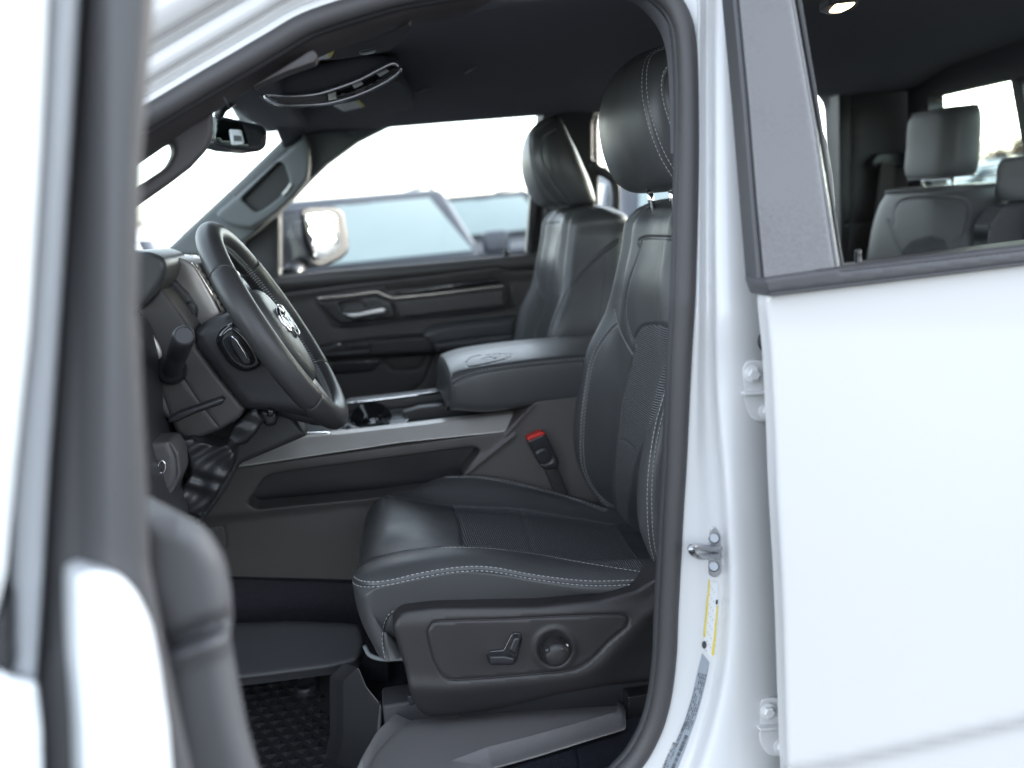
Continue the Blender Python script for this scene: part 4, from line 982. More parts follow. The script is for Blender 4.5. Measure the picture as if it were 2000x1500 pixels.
# tray floor, cup holders, far rail
top_ = M('console_top', (.022, .035, .037), .45, bump=.2, bscale=900, dist=.0004)
obj('console_top', top_, con, lambda m: m.box((-.42, -.085, 1.05), (.45, .17, 1.118)), bevel=.004)
cupm = M('cup_tray', (.16, .17, .18), .25, metal=.3)
def zsh(px, py): return YZ(1.124)(px, py)
ct = relief('cup_holder', con, cupm, [(655, 842, 4), (668, 822, 6), (700, 812), (740, 806), (800, 802, 5), (798, 822, 4), (780, 834), (700, 842)], YZ(1.128), step=4, edge=.003, thick=.01, back=(0, 0, -.01),
            holes=[[(688+38*0+34*math.cos(a)+38, 826+11*math.sin(a)) for a in np.linspace(0, 6.2832, 17)[:-1]], [(676+9*math.cos(a), 835+4*math.sin(a)) for a in np.linspace(0, 6.2832, 11)[:-1]]], holedge=.002)
obj('cup_well', gloss, ct, lambda m: m.cyl(AZ(726, 826, 1.10), AZ(726, 826, 1.121), .042, .046, seg=30))
relief('chrome_ring', con, chrome, [(560, 850), (600, 846), (640, 845), (648, 848), (600, 850), (565, 853)], -.13, step=3, edge=.001, thick=.01)
relief('far_rail', con, plastic_m, [(640, 800), (684, 787), (800, 774), (900, 762), (960, 760), (960, 830), (850, 826), (640, 826)], .06, step=7, edge=.006, thick=.06, grooves=[(np.array([(640, 812), (900, 786)], float), .002, .003)])
obj('rail_strip', chrome, con, lambda m: m.tube(AN(*[np.array(c, float) for c in zip(*[(655, 793), (700, 785), (800, 773), (893, 762)])], np.full(4, .055)), .003, 8))
relief('tray_divider', con, plastic, [(786, 806, 3), (820, 796), (880, 790), (920, 800), (915, 822), (820, 832), (788, 830)], -.02, step=5, edge=.004, thick=.03)
# armrest lid
rows = []
for x, ze, k in ((.120, 1.160, .0), (.122, 1.195, .0), (.130, 1.228, 0), (.145, 1.240, 0), (.20, 1.247, 0), (.30, 1.249, 0), (.40, 1.247, 0), (.52, 1.243, 0), (.56, 1.235, 0)):
    zb = 1.150 if x > .2 else 1.150+(.2-x)*.15
    y0, y1 = -.188+(.02 if x < .13 else .006 if x < .15 else 0), .15-(.03 if x < .13 else .01 if x < .15 else 0)
    zt = ze; hh = zt-zb
    rows.append([(x, y0+.02, zb), (x, y0+.004, zb+.010*min(1, hh/.05)), (x, y0, zb+hh*.35), (x, y0, zb+hh*.72), (x, y0+.004, zt-.008*min(1, hh/.05)), (x, y0+.018, zt), (x, y0+.08, zt+.006), (x, (y0+y1)/2, zt+.007), (x, y1-.06, zt), (x, y1-.016, zt-.006), (x, y1, zt-.03), (x, y1, zb)])
rows.insert(0, [(.150, -.12+.04*i/3.0*0+(p[1]+.12)*.3, 1.17) for i, p in enumerate(rows[0])])
al = Surf(rows, 200, 150); N = al.normals()
if np.mean(np.sum(N*(al.V-np.array([.3, -.02, 1.19])), 1)) < 0: al.F = al.F[:, ::-1]
al.seam([(886, 750), (905, 738), (940, 727), (1000, 717), (1080, 708), (1160, 702)], w=.002, d=.002, st=(.0035,), r=.0005)
al.seam([(911, 706), (928, 695), (990, 691), (997, 695), (981, 703), (918, 716), (911, 706)], w=.0016, d=.0022)
al.seam([(940, 702), (955, 697), (965, 700), (975, 697)], w=.0015, d=.0018)
al.apply(); al.build('armrest_lid', leather_s, con); al.stitches('armrest_stitching', stitch_g, con)
# seat belt buckle
bk_ = relief('belt_buckle', truck, satin, [(1029, 861, 4), (1064, 847, 4), (1070, 856), (1093, 905, 5), (1088, 915, 4), (1064, 918, 5), (1054, 908)], -.215, step=5, edge=.004, thick=.022, grooves=[(smooth([(1046, 884), (1068, 876), (1078, 898), (1057, 906)], 3, True), .0012, .002, True)])
relief('release_button', bk_, red, [(1029, 860, 3), (1030, 853, 3), (1058, 842, 4), (1065, 846, 3), (1066, 851), (1034, 864)], -.212, step=3, edge=.003, thick=.018)
relief('buckle_strap', bk_, plastic, [(1064, 916), (1088, 911), (1101, 945), (1118, 985), (1092, 985), (1074, 940)], -.205, step=7, edge=.002, thick=.012)
reparent(con)

# ================================================================ steering wheel
sw_ = empty('steering_wheel', (-.165, -.42, 1.392), truck)
WC = np.array([-.165, -.42, 1.392]); E1 = np.array([-.45, 0, .893]); E2 = np.array([0, -1.0, 0]); EN = np.array([.893, 0, .45])
W = lambda u, v, h=0: WC+u*E1+v*E2+h*EN
R1, R2 = .177, .186
def rimP(t): return W(R1*math.cos(t), R2*math.sin(t))
def rim_seg(a0, a1, r, n=60):
    t = np.linspace(rad(a0), rad(a1), n); P = np.array([rimP(x) for x in t]); m = MB()
    rr = np.full(n, r); rr[0] = rr[-1] = r-.0012; rr[1] = rr[-2] = r-.0003
    m.tube(P, rr, 28, up=EN, flat=1.08, caps=True); return m
leather_w = M('wheel_leather', (.027, .0265, .0275), .40, bump=.15, bscale=900, dist=.0005, var=.04)
rim_seg(-52, 52, .0200, 90).build('rim', leather_w, sw_); rim_seg(52, 129, .0207, 90).build('rim_grip', leather_w, sw_)
rim_seg(129, 231, .0200, 90).build('rim', leather_w, sw_); rim_seg(231, 308, .0207, 90).build('rim_grip', leather_w, sw_)
pf = MB()
for (a0, a1) in ((54, 127), (233, 306)):
    for i, a in enumerate(np.arange(a0, a1, .85)):
        t = rad(a); P = rimP(t); T = np.array(rimP(t+.01))-P; T /= np.linalg.norm(T); B = np.cross(T, EN)
        for k in range(26):
            th = 2*math.pi*(k+.5*(i % 2))/26; d = EN*math.cos(th)+B*math.sin(th)*1.08; dn = d/np.linalg.norm(d)
            c = P+.0207*d+dn*.00008; q = np.cross(T, dn)
            pf.add([c+.00052*(T*math.cos(z)+q*math.sin(z)) for z in (0, 1.05, 2.1, 3.14, 4.19, 5.24)], [(0, 1, 2, 3, 4, 5)])
o = pf.build('perforation', M('perforation', (.004, .004, .004), .8), sw_, smooth_=False)
zg = MB()
for a in np.arange(0, 360, 2.0):
    if 118 < a < 242 and not (225 < a < 242): pass
    t = rad(a); P = rimP(t); T = np.array(rimP(t+.01))-P; T /= np.linalg.norm(T); cin = W(0, 0)-P; cin /= np.linalg.norm(cin)
    def q(h, s): 
        d = cin*math.cos(h)*1.08+EN*math.sin(h); return P+(.0211 if (52 < a < 129 or 231 < a < 308) else .0204)*d+T*s
    for h0, h1, s_ in ((.03, .26, .0015), (-.03, -.26, .0015), (.03, .16, -.0015), (-.03, -.16, -.0015)):
        zg.tube([q(h0, s_), q(h1, s_-.003 if s_ > 0 else .0005)], .00042, 5)
zg.build('rim_stitching', stitch, sw_)
# hub pad
def dome(name, mat, pts, edge_h, mid_h, parent, ey=0):
    """pad over a closed outline in the wheel plane"""
    O = crs(np.array(pts, float), 72, True); c = O.mean(0); rows = []
    for k, h in ((1.0, edge_h-.03), (1.0, edge_h), (.985, edge_h+(mid_h-edge_h)*.35), (.93, edge_h+(mid_h-edge_h)*.62), (.80, edge_h+(mid_h-edge_h)*.85), (.5, edge_h+(mid_h-edge_h)*.98), (.02, mid_h)):
        rows.append([W(*(c+(p-c)*k), h) for p in O])
    s_ = Surf(rows, 40, 144, cv=True); s_.orient(W(*c, -.1)); return s_.build(name, mat, parent)[0]
padm = M('hub_grained', (.036, .038, .038), .42, bump=.35, bscale=900, dist=.0008, var=.04)
dome('hub_pad', padm, [(.070, 0), (.066, .035), (.045, .062), (.0, .070), (-.04, .064), (-.075, .048), (-.104, .022), (-.108, 0), (-.104, -.022), (-.075, -.048), (-.04, -.064), (0, -.070), (.045, -.062), (.066, -.035)], -.004, .017, sw_)
def spoke(m):
    for s_ in (1, -1): m.hexa([W(-.045, s_*.06, -.028), W(-.048, s_*.165, -.012), W(.012, s_*.168, -.012), (W(.03, s_*.06, -.028)), W(-.045, s_*.06, -.004), W(-.048, s_*.165, .002), W(.012, s_*.168, .002), W(.03, s_*.06, -.004)])
for s_ in (1, -1):
    obj('spoke', satin, sw_, lambda m: m.hexa([W(-.045, s_*.06, -.028), W(-.048, s_*.168, -.012), W(.012, s_*.172, -.012), W(.03, s_*.06, -.028), W(-.045, s_*.06, -.006), W(-.048, s_*.168, .002), W(.012, s_*.172, .002), W(.03, s_*.06, -.006)]), bevel=.004)
    if s_ == 1: continue
    k = obj('spoke_controls', gloss, sw_, lambda m: m.prism([W(a, s_*b, .0) for a, b in ((-.034, .092), (.018, .088), (.024, .10), (.020, .134), (.010, .142), (-.028, .140), (-.036, .128))], EN*.008), bevel=.002)
    def fr_(m):
        P = crs(np.array([W(a, s_*b, .009) for a, b in ((-.034, .090), (-.008, .087), (.020, .088), (.025, .10), (.022, .134), (.010, .143), (-.026, .141), (-.037, .128), (-.038, .105))]), 60, True); m.tube(P, .0024, 8, closed=True, up=EN)
    obj('chrome_frame', chrome, k, fr_)
    for a in (-.02, .006): obj('control_button', satin, k, lambda m: m.prism([W(a+x, s_*(.115+y), .008) for x, y in ((-.009, -.015), (.009, -.015), (.009, .015), (-.009, .015))], EN*.003), bevel=.001)
obj('spoke', silver, sw_, lambda m: m.prism([W(a, b, -.010) for a, b in ((-.09, .03), (-.158, .045), (-.158, -.045), (-.09, -.03))], EN*.010), bevel=.003)
# ram's head emblem
def emblem(m):
    hh = .0175
    face = [(.018, 0), (.016, .006), (.006, .008), (-.004, .0065), (-.018, .0045), (-.022, 0), (-.018, -.0045), (-.004, -.0065), (.006, -.008), (.016, -.006)]
    m.prism([W(a-.005, b, hh-.002) for a, b in [(p*1.3, q*1.3) for p, q in face]], EN*.006)
    for s_ in (1, -1):
        P = [W(-.005+a*1.3, s_*b*1.25, hh+c) for a, b, c in ((.014, .004, .004), (.020, .012, .003), (.017, .021, .001), (.006, .025, -.001), (-.005, .023, -.001), (-.010, .017, 0), (-.006, .012, .001), (0, .013, .002))]
        P = crs(np.array(P), 30); m.tube(P, np.linspace(.0055, .0022, 30), 10, up=EN)
obj('ram_emblem', chrome, sw_, emblem)
for a, b in ((-.052, .028), (-.052, -.028)): text('pad_lettering', 'SRS' if b < 0 else 'AIRBAG', .009, W(a, b+.008, .0125), -E2, E1, stitch_g, sw_)
reparent(sw_)

# column
cl = empty('steering_column', (-.25, -.45, 1.33), truck)
shr = M('shroud', (.022, .022, .024), .42, bump=.25, bscale=900, dist=.0006, var=.04)
relief('column_shroud', cl, shr, [(377, 650, 8), (398, 630), (440, 613, 8), (475, 618, 10), (510, 660), (560, 740), (610, 800), (640, 822), (600, 815), (560, 806), (520, 802), (480, 799, 8), (455, 775), (427, 737), (385, 680)], -.49, step=6, edge=.018, thick=.14, grooves=[(smooth([(385, 668), (405, 715), (440, 765), (478, 795)], 5), .002, -.002)], dfn=lambda x, y: .012*np.exp(-((x-470)**2+(y-700)**2)/6e3))
relief('column_shroud', cl, shr, [(560, 745), (600, 760), (650, 812), (640, 832, 8), (610, 830), (520, 806), (500, 790)], -.44, step=6, edge=.012, thick=.08)
pd = relief('shift_pod', cl, gloss, [(447, 632, 8), (428, 648), (422, 668), (433, 692), (450, 713), (475, 726), (502, 720, 8), (512, 700), (490, 660), (465, 636, 8)], -.525, step=5, edge=.010, thick=.03, smo=True)
relief('shift_paddle', pd, satin, [(446, 656, 5), (455, 650, 5), (466, 657), (490, 696), (493, 706, 5), (486, 714, 5), (474, 712), (450, 674)], -.533, step=4, edge=.004, thick=.01)
obj('paddle_chrome_line', chrome, pd, lambda m: m.tube(AN(*[np.array(c, float) for c in zip(*[(453, 657), (462, 665), (478, 690), (484, 703)])], np.full(4, -.5385)), .0014, 6))  # thin chrome line along the paddle
def stalk(m):
    a = A(336, 722, -.53); b = A(360, 654, -.66)
    m.cyl(a, b, .018, seg=36, prof=[(0, .0135), (.5, .0145), (.52, .0138), (.54, .0152), (.92, .0158), (.985, .0145), (1.0, .0125), (1.001, .0118), (.995, .0112), (.995, .001)])
obj('column_stalk', shr, cl, stalk, sharp=50)
obj('stalk_socket', satin, cl, lambda m: m.cyl(A(334, 722, -.505), A(334, 718, -.522), .024, .021, seg=30))
reparent(cl)

# ================================================================ dashboard
da = empty('dashboard', (-.45, 0, 1.3), truck)
dm = M('dash_black', (.026, .026, .028), .5, bump=.3, bscale=900, dist=.0007)
prof_ = [(-.95, 1.43), (-.75, 1.458), (-.50, 1.462), (-.40, 1.458), (-.352, 1.44), (-.335, 1.38), (-.345, 1.27), (-.335, 1.20), (-.33, 1.10), (-.42, .98), (-.55, .93)]
sheet('dash_body', da, dm, [[(x+.0*y, y, z) for x, z in prof_] for y in (-.80, -.60, -.3, 0, .3, .6, .80)], 60, 90, toward=(.5, 0, 2.5), solid=.01)
gp = M('dash_grey', (.040, .037, .036), .5, bump=.25, bscale=1200, dist=.0004, var=.04)
relief('instrument_hood', da, leather_s, [(200, 496), (290, 490, 10), (318, 500, 10), (329, 520, 10), (322, 545), (306, 572), (285, 596), (262, 610), (200, 610)], -.52, step=7, edge=.012, thick=.16, grooves=[(smooth([(262, 500), (290, 497), (312, 504), (320, 516)], 4), .0012, .001)])
relief('dash_bezel', da, M('bezel_satin', (.52, .49, .47), .36, metal=.5, var=.03), [(318, 502), (345, 501, 6), (366, 508), (380, 518), (434, 613), (410, 628), (382, 646), (360, 660), (330, 600), (300, 560)], -.40, step=6, edge=.006, thick=.10, dfn=lambda x, y: .006*np.exp(-((x-350-.6*(y-500))/30)**2))
obj('bezel_edge', sil, da, lambda m: m.tube(AN(*[np.array(c, float) for c in zip(*[(374, 514), (380, 518), (405, 560), (431, 611)])], np.full(4, -.402)), .0022, 8))
relief('leather_insert', da, leather, [(308, 560), (318, 541, 6), (343, 546), (368, 572), (387, 601, 8), (385, 622), (374, 638, 5), (350, 610), (325, 575)], -.415, step=6, edge=.008, thick=.05, grooves=[(smooth([(352, 598), (368, 592), (386, 588)], 3), .0014, .002)])
pn = relief('knee_panel', da, gp, [(200, 560), (262, 606), (290, 590), (313, 562), (330, 580), (375, 643), (385, 680), (427, 737), (477, 799), (470, 815), (433, 838), (370, 862), (345, 845), (335, 820), (290, 800), (200, 800)], -.50, step=7, edge=.008, thick=.08,
            grooves=[(smooth([(276, 640), (290, 665), (312, 700), (316, 718)], 4), .003, .004), (smooth([(296, 700), (305, 735), (325, 790), (332, 812)], 4), .002, .002), (smooth([(350, 727), (375, 765), (400, 800), (430, 838)], 4), .0016, .002)])
obj('panel_moulding', silver, da, lambda m: m.tube(smooth(AN(*[np.array(c, float) for c in zip(*[(272, 620), (290, 650), (308, 680), (312, 700)])], np.full(4, -.512)), .01), .0045, 8))
relief('air_vent', da, rubber_d, [(378, 515), (412, 511), (460, 613), (434, 613)], -.36, step=6, edge=.003, thick=.06)
def slat(m, k):
    f = .12+k*.14; x = 380+f*56; y = 517+f*94; m.hexa([A(x, y, -.368), A(x+26, y-3, -.368), A(x+26, y-3, -.34), A(x, y, -.34), A(x+1, y+4, -.368), A(x+27, y+1, -.368), A(x+27, y+1, -.34), A(x+1, y+4, -.34)])
for k in range(6): obj('vent_slat', rubber_d, da, lambda m: slat(m, k))
# centre screen faces the cabin
obj('centre_screen', M('screen_glass', (.01, .01, .01), .06, coat=1), da, lambda m: m.hexa([(-.34, -.15, 1.24), (-.246, -.15, 1.235), (-.246, .14, 1.235), (-.34, .14, 1.24), (-.36, -.15, 1.500), (-.252, -.15, 1.505), (-.252, .14, 1.505), (-.36, .14, 1.500)]), bevel=.003)
obj('screen_surround', M('surround_silver', (.42, .42, .41), .3, metal=.8), da, lambda m: m.hexa([(-.345, -.195, 1.22), (-.268, -.195, 1.215), (-.268, -.173, 1.215), (-.345, -.173, 1.22), (-.36, -.195, 1.49), (-.274, -.195, 1.50), (-.274, -.173, 1.50), (-.36, -.173, 1.49)]), bevel=.004)
# light switches low on the left
lsp = relief('light_switch_panel', da, plastic_g, [(240, 870), (291, 864), (335, 862, 8), (350, 885, 10), (354, 925, 8), (338, 962, 8), (300, 990), (240, 1000)], -.60, step=6, edge=.008, thick=.06, grooves=[(smooth([(330, 868), (342, 900), (338, 945), (300, 980)], 4), .003, .004)])
def ring(m, x, y, rx, ry):
    m.tube(AN(*[np.array(c, float) for c in zip(*[(x+rx*math.cos(a), y+ry*math.sin(a)) for a in np.linspace(0, 6.2832, 29)[:-1]])], np.full(28, -.606)), .0016, 7, closed=True, up=(0, 1, 0))
kb = relief('headlamp_knob', lsp, gloss, [(303+9*math.cos(a), 934+19*math.sin(a)) for a in np.linspace(0, 6.2832, 17)[:-1]], -.612, step=4, edge=.004, thick=.02)
obj('chrome_ring', chrome, kb, lambda m: ring(m, 303, 934, 9.5, 20)); obj('chrome_ring', chrome, lsp, lambda m: ring(m, 316, 912, 7, 12))
relief('hood_release', da, satin, [(327, 818, 4), (345, 806), (433, 776, 4), (438, 784, 4), (432, 790), (385, 806), (372, 812), (345, 824), (330, 826)], -.575, step=5, edge=.005, thick=.02)
crk = M('wrap_black', (.014, .014, .015), .34, bump=.0)
def crum(x, y): return .0045*np.sin(x*.09+2*np.sin(y*.05))*np.sin(y*.11+x*.03)
relief('dash_gap_backing', da, dm, [(200, 780), (430, 780), (560, 800), (600, 850), (470, 905), (440, 960), (380, 1040), (200, 1060)], -.40, step=12, edge=.01, thick=.05)  # dark sheet added to cover the bright gap under the dash
relief('lower_dash_cover', da, crk, [(352, 862, 4), (375, 855), (400, 864), (424, 871), (446, 868, 6), (458, 884), (456, 912, 5), (425, 965), (393, 1012, 6), (340, 996, 5), (352, 960), (372, 925), (366, 890)], -.53, step=4, edge=.006, thick=.05, dfn=crum)
relief('lower_dash_flap', da, crk, [(438, 868, 4), (456, 832), (478, 812), (500, 796, 5), (516, 822, 4), (500, 846), (482, 866), (449, 874)], -.49, step=4, edge=.006, thick=.04, dfn=lambda x, y: crum(x+40, y)*.6)
relief('column_boot', da, satin, [(505, 800, 5), (535, 800, 8), (545, 812, 6), (538, 830), (520, 834, 8), (508, 818)], -.47, step=4, edge=.008, thick=.04)
relief('key_cylinder', da, gloss, [(520, 798, 6), (535, 800, 6), (536, 812, 6), (522, 816, 6)], -.50, step=4, edge=.005, thick=.02)
relief('shift_panel', con, M('tray_dark', (.03, .03, .032), .35), [(505, 850), (530, 830), (565, 822), (600, 815), (650, 830), (640, 843), (560, 852)], -.06, step=5, edge=.006, thick=.03)
relief('lower_dash_skirt', da, dm, [(200, 990), (300, 990), (345, 992), (395, 1015), (360, 1080), (320, 1160), (200, 1160)], -.42, step=9, edge=.01, thick=.06)
reparent(da)

# ================================================================ floor
relief('floor_carpet', truck, carpet, [(300, 1125), (720, 1140), (760, 1300), (760, 1330), (300, 1330)], lambda x, y: -.19-.0006*(y-1130), step=8, edge=.002, thick=.02)
tn = relief('floor_step', truck, M('step_grey', (.040, .040, .043), .55, bump=.3, bscale=900, dist=.0006, var=.05), [(300, 1226, 10), (456, 1217), (560, 1213), (660, 1216), (703, 1220, 10), (712, 1255, 10), (700, 1292, 14), (640, 1306), (560, 1316), (480, 1326), (300, 1345)],
            YP((-.2, -.45, .80), (.0, -.35, 1)), step=9, edge=.012, thick=.05, back=(0, .012, -.018))
obj('seat_track', rubber_d, truck, lambda m: [m.box((-.06, -.66, .665), (.42, -.60, .82))], bevel=.005)
obj('seat_base', satin, truck, lambda m: m.hexa([(-.03, -.64, .66), (.45, -.64, .66), (.45, -.2, .66), (-.03, -.2, .66), (-.01, -.66, .90), (.45, -.66, .90), (.45, -.18, .90), (-.01, -.18, .90)]), bevel=.01)
sm_ = M('sill_cover', (.20, .195, .195), .33, bump=.45, bscale=1000, dist=.0008, var=.05)
def sillY(x, y):
    t = np.clip((y-(1400-.072*(x-800)))/95, 0, 1.2)
    return -.640-.25*t
SO = [(690, 1560), (735, 1470, 10), (775, 1425, 14), (810, 1404), (900, 1392), (1050, 1372), (1160, 1364), (1221, 1361, 4), (1223, 1425, 6), (1150, 1447), (1050, 1478), (960, 1503), (850, 1545), (700, 1590)]
relief('sill_cover', truck, sm_, SO, lambda x, y: sillY(x, y)-.012*np.exp(-((y-(1432-.06*(x-800)))/34)**2)*(1-np.clip((x-1080)/130, 0, 1)), step=7, edge=.008, thick=.05)
relief('sill_cover', truck, plastic, [(1226, 1361), (1330, 1345), (1330, 1410), (1226, 1428)], -.69, step=8, edge=.003, thick=.04)
relief('sill_carpet', truck, M('sill_carpet', (.010, .011, .015), 1.0, bump=.8, bscale=500, dist=.003, spec=.1, var=.25, vscale=90), [(700, 1595), (850, 1550), (960, 1508), (1050, 1482), (1150, 1452), (1230, 1427), (1330, 1405), (1330, 1800), (600, 1800)], lambda x, y: -.76-.0006*(y-1430), step=12, edge=.003, thick=.03, grooves=[(np.array([(1127, 1463), (1135, 1560)], float), .002, .003)])
relief('seat_riser_bracket', truck, satin, [(795, 1360, 3), (806, 1357, 3), (812, 1376), (800, 1378)], -.70, step=3, edge=.002, thick=.01)

# rubber floor mat: it lifts out, so it is a thing of its own
mat_m = M('mat_rubber', (.015, .015, .016), .33, bump=.2, bscale=300, dist=.0008)
def matd(x, y): return 0*x
mt = empty('floor_mat', (-.2, -.5, .69)); top(mt, 'black rubber floor mat with raised scale pattern in the driver footwell', 'floor mat')
MZ = YP((-.2, -.5, .70), (0, -.12, 1))
MO = [(440, 1335), (500, 1325), (620, 1310), (690, 1296), (712, 1330), (724, 1420), (700, 1500), (660, 1640), (420, 1640)]
pan_ = relief('mat_tray', mt, mat_m, MO, MZ, step=10, edge=.004, thick=.01, back=(0, 0, -.01))
sc_m = MB(); nrm_ = np.array([0, -.12, 1.0])/math.hypot(.12, 1)
for i in range(-2, 22):
    for j in range(0, 26):
        x = -.36+i*.026+(j % 2)*.013; y = -.80+j*.022; z = .70+(.12*(y+.5))+.001
        c = np.array([x, y, z]); p2 = proj(c)
        if not inside([p2], np.array([(450, 1345), (620, 1325), (640, 1400), (640, 1640), (450, 1640)]))[0]: continue
        U_ = np.array([.0115, 0, 0]); V_ = np.array([0, .0125, .0015]); N_ = nrm_*.0045
        sc_m.add([c-U_, c+V_+N_*.2, c+U_, c-V_*.9, c-V_*.35+N_], [(0, 3, 4), (3, 2, 4), (2, 1, 4), (1, 0, 4)])
sc_m.build('scale_pattern', mat_m, mt, smooth_=False)
relief('mat_wall', mt, mat_m, [(700, 1300, 8), (716, 1340), (742, 1372), (742, 1400), (735, 1450), (700, 1500), (650, 1620), (630, 1620), (652, 1520), (668, 1440), (668, 1330)], -.60, step=8, edge=.003, thick=.012, back=(-.02, .02, 0), dfn=lambda x, y: .0005*(x-690))
relief('mat_rim', mt, M('mat_rim', (.05, .05, .053), .45), [(742, 1372, 3), (746, 1380), (745, 1420), (722, 1480), (690, 1580), (676, 1580), (704, 1490), (736, 1430), (738, 1390)], -.625, step=6, edge=.003, thick=.01)
kp = AZ(600, 1350, .712)
k_ = obj('retaining_knob', satin, mt, lambda m: m.cyl(kp, kp+[0, -.002, .018], .022, seg=32, prof=[(0, .024), (.75, .023), (.95, .021), (1, .018), (.9, .015), (.9, .001)]), sharp=45)
reparent(mt)

# ================================================================ rear row
rs = empty('rear_seat', (1.5, .1, 1.2), truck, 'rear bench in grey and black leather with two head restraints in view')
RM = M('rear_leather', (.052, .053, .055), .5, bump=.2, bscale=600, dist=.001); 
def rblock(name, mat, yc, hw, z0, z1, x0, x1, par, sh=.62, taper=0, n=20):
    rows = []
    for t in (0, .03, .10, .25, .5, .75, .9, .97, 1):
        z = z0+(z1-z0)*t; k = (1-(abs(2*t-1)**6)*.22)*(1-taper*t*t); xf = x0+.012*math.sin(t*2.6)+(x1-x0)*.10*abs(2*t-1)**4
        r_ = []
        for i in range(n):
            th = 2*math.pi*i/n; c, s_ = math.cos(th), math.sin(th); u = math.copysign(abs(s_)**sh, s_); v = math.copysign(abs(c)**.6, c)
            r_.append(((xf+x1)/2-v*(x1-xf)/2+.05*(z-z0), yc+hw*k*u, z))
        rows.append(r_)
    for q, k in ((0, 0), (-1, -1)):
        f = rows[k]; c = np.mean(f, 0); cl_ = [tuple(c+(np.array(p)-c)*.05) for p in f]
        rows.insert(0, cl_) if k == 0 else rows.append(cl_)
    s_ = Surf(rows, 260, 300, cv=True).orient(((x0+x1)/2, yc, (z0+z1)/2)); return s_
h1 = rblock('headrest', RM, .30, .115, 1.525, 1.700, 1.44, 1.56, rs); h1.build('headrest', RM, rs)
obj('headrest_post', chrome, rs, lambda m: m.tube([(1.50, .24, 1.46), (1.50, .24, 1.523), (1.50, .37, 1.523), (1.50, .37, 1.46)], .005, 8))
h2 = rblock('headrest', RM, .02, .10, 1.46, 1.56, 1.50, 1.60, rs); h2.build('headrest', RM, rs)
b1 = rblock('backrest', RM, .30, .27, 1.02, 1.505, 1.36, 1.58, rs, sh=.62, taper=.30)
b1.seam([(1745, 440), (1752, 402), (1775, 388), (1840, 384), (1885, 390), (1892, 420), (1880, 450), (1860, 480)], w=.003, d=.004)
b1.seam([(1735, 430), (1745, 460), (1760, 500)], w=.003, d=.004)
b1.apply(); b1.build('backrest', RM, rs, [('backrest_insert', cloth_b, [(1752, 530), (1762, 490), (1780, 470), (1815, 460), (1845, 468), (1852, 490), (1850, 530)])])
b2 = rblock('backrest', RM, -.14, .14, 1.02, 1.47, 1.46, 1.58, rs, sh=.5); b2.build('backrest', RM, rs)
relief('centre_pad', rs, cloth, [(1930, 440), (1955, 405), (2040, 385), (2040, 520), (1925, 530)], -.02, step=10, edge=.01, thick=.05)
b3 = rblock('cushion', leather, .1, .55, .85, 1.08, 1.05, 1.5, rs, sh=.4); b3.build('cushion', RM, rs)
reparent(rs)
# ================================================================ open front door, close to the camera on the left
od = empty('front_door', (-.3, -1.3, 1.1), truck, 'open driver door seen along its rear edge')
BK = np.array([-.25, .42, 0])
YD = -1.42
dark_fr = M('door_frame_dark', (.045, .044, .046), .5, var=.03)
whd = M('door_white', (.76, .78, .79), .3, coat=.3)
relief('window_frame', od, dark_fr, [(160, -80), (156, 0), (140, 260), (118, 600), (98, 900), (78, 1250), (72, 1320), (84, 1500), (95, 1700), (420, 1700), (330, 1300), (292, 1100), (288, 950), (270, 600), (278, 300), (303, 0), (306, -80)],
       lambda x, y: YD+.02*np.clip((215-x)/60, 0, 1), step=14, edge=.012, thick=.05, back=BK*.25)
relief('glass_run', od, M('frame_satin', (.30, .31, .33), .35, coat=.3), [(96, -80), (92, 0), (78, 300), (56, 650), (30, 900), (24, 1000), (20, 1250), (26, 1320), (70, 1330), (76, 1250), (97, 900), (118, 600), (140, 260), (155, 0), (160, -80)], YD-.002, step=14, edge=.008, thick=.04, back=BK*.2)
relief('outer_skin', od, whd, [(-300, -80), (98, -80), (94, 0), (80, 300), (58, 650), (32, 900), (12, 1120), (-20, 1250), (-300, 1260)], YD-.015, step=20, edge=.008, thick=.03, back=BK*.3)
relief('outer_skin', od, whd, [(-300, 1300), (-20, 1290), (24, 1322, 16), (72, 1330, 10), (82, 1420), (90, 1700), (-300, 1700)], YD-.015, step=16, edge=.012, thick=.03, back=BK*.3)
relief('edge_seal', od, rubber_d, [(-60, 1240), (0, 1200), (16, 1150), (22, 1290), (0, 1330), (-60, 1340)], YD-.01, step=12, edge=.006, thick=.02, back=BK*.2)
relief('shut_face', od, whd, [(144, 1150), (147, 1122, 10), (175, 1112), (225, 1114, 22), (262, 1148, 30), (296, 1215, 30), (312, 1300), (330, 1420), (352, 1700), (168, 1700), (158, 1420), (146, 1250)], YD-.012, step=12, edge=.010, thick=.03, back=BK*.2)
tm = M('door_trim_grey', (.058, .058, .061), .5, bump=.2, bscale=700, dist=.0005)
def td(x, y): return -.020*np.exp(-((y-(1255-(x-330)*.38))/16)**2)*(x > 300)+.012*np.exp(-((y-(1290-(x-330)*.38))/22)**2)
relief('trim_panel', od, tm, [(262, 1010), (292, 1000, 10), (352, 1004), (402, 1028, 30), (440, 1085, 40), (452, 1150), (456, 1215, 10), (449, 1235, 10), (466, 1330), (484, 1420), (512, 1520), (540, 1700), (330, 1700), (318, 1450), (296, 1230), (264, 1150)], lambda x, y: -1.37+.0002*(y-1000)*0, step=10, edge=.022, thick=.05, dfn=td, back=BK*.4)
relief('window_frame', od, dark_fr, [(80, -60), (300, -60), (300, -140), (80, -140)], YD, step=20, edge=.005, thick=.1, back=BK)
reparent(od)
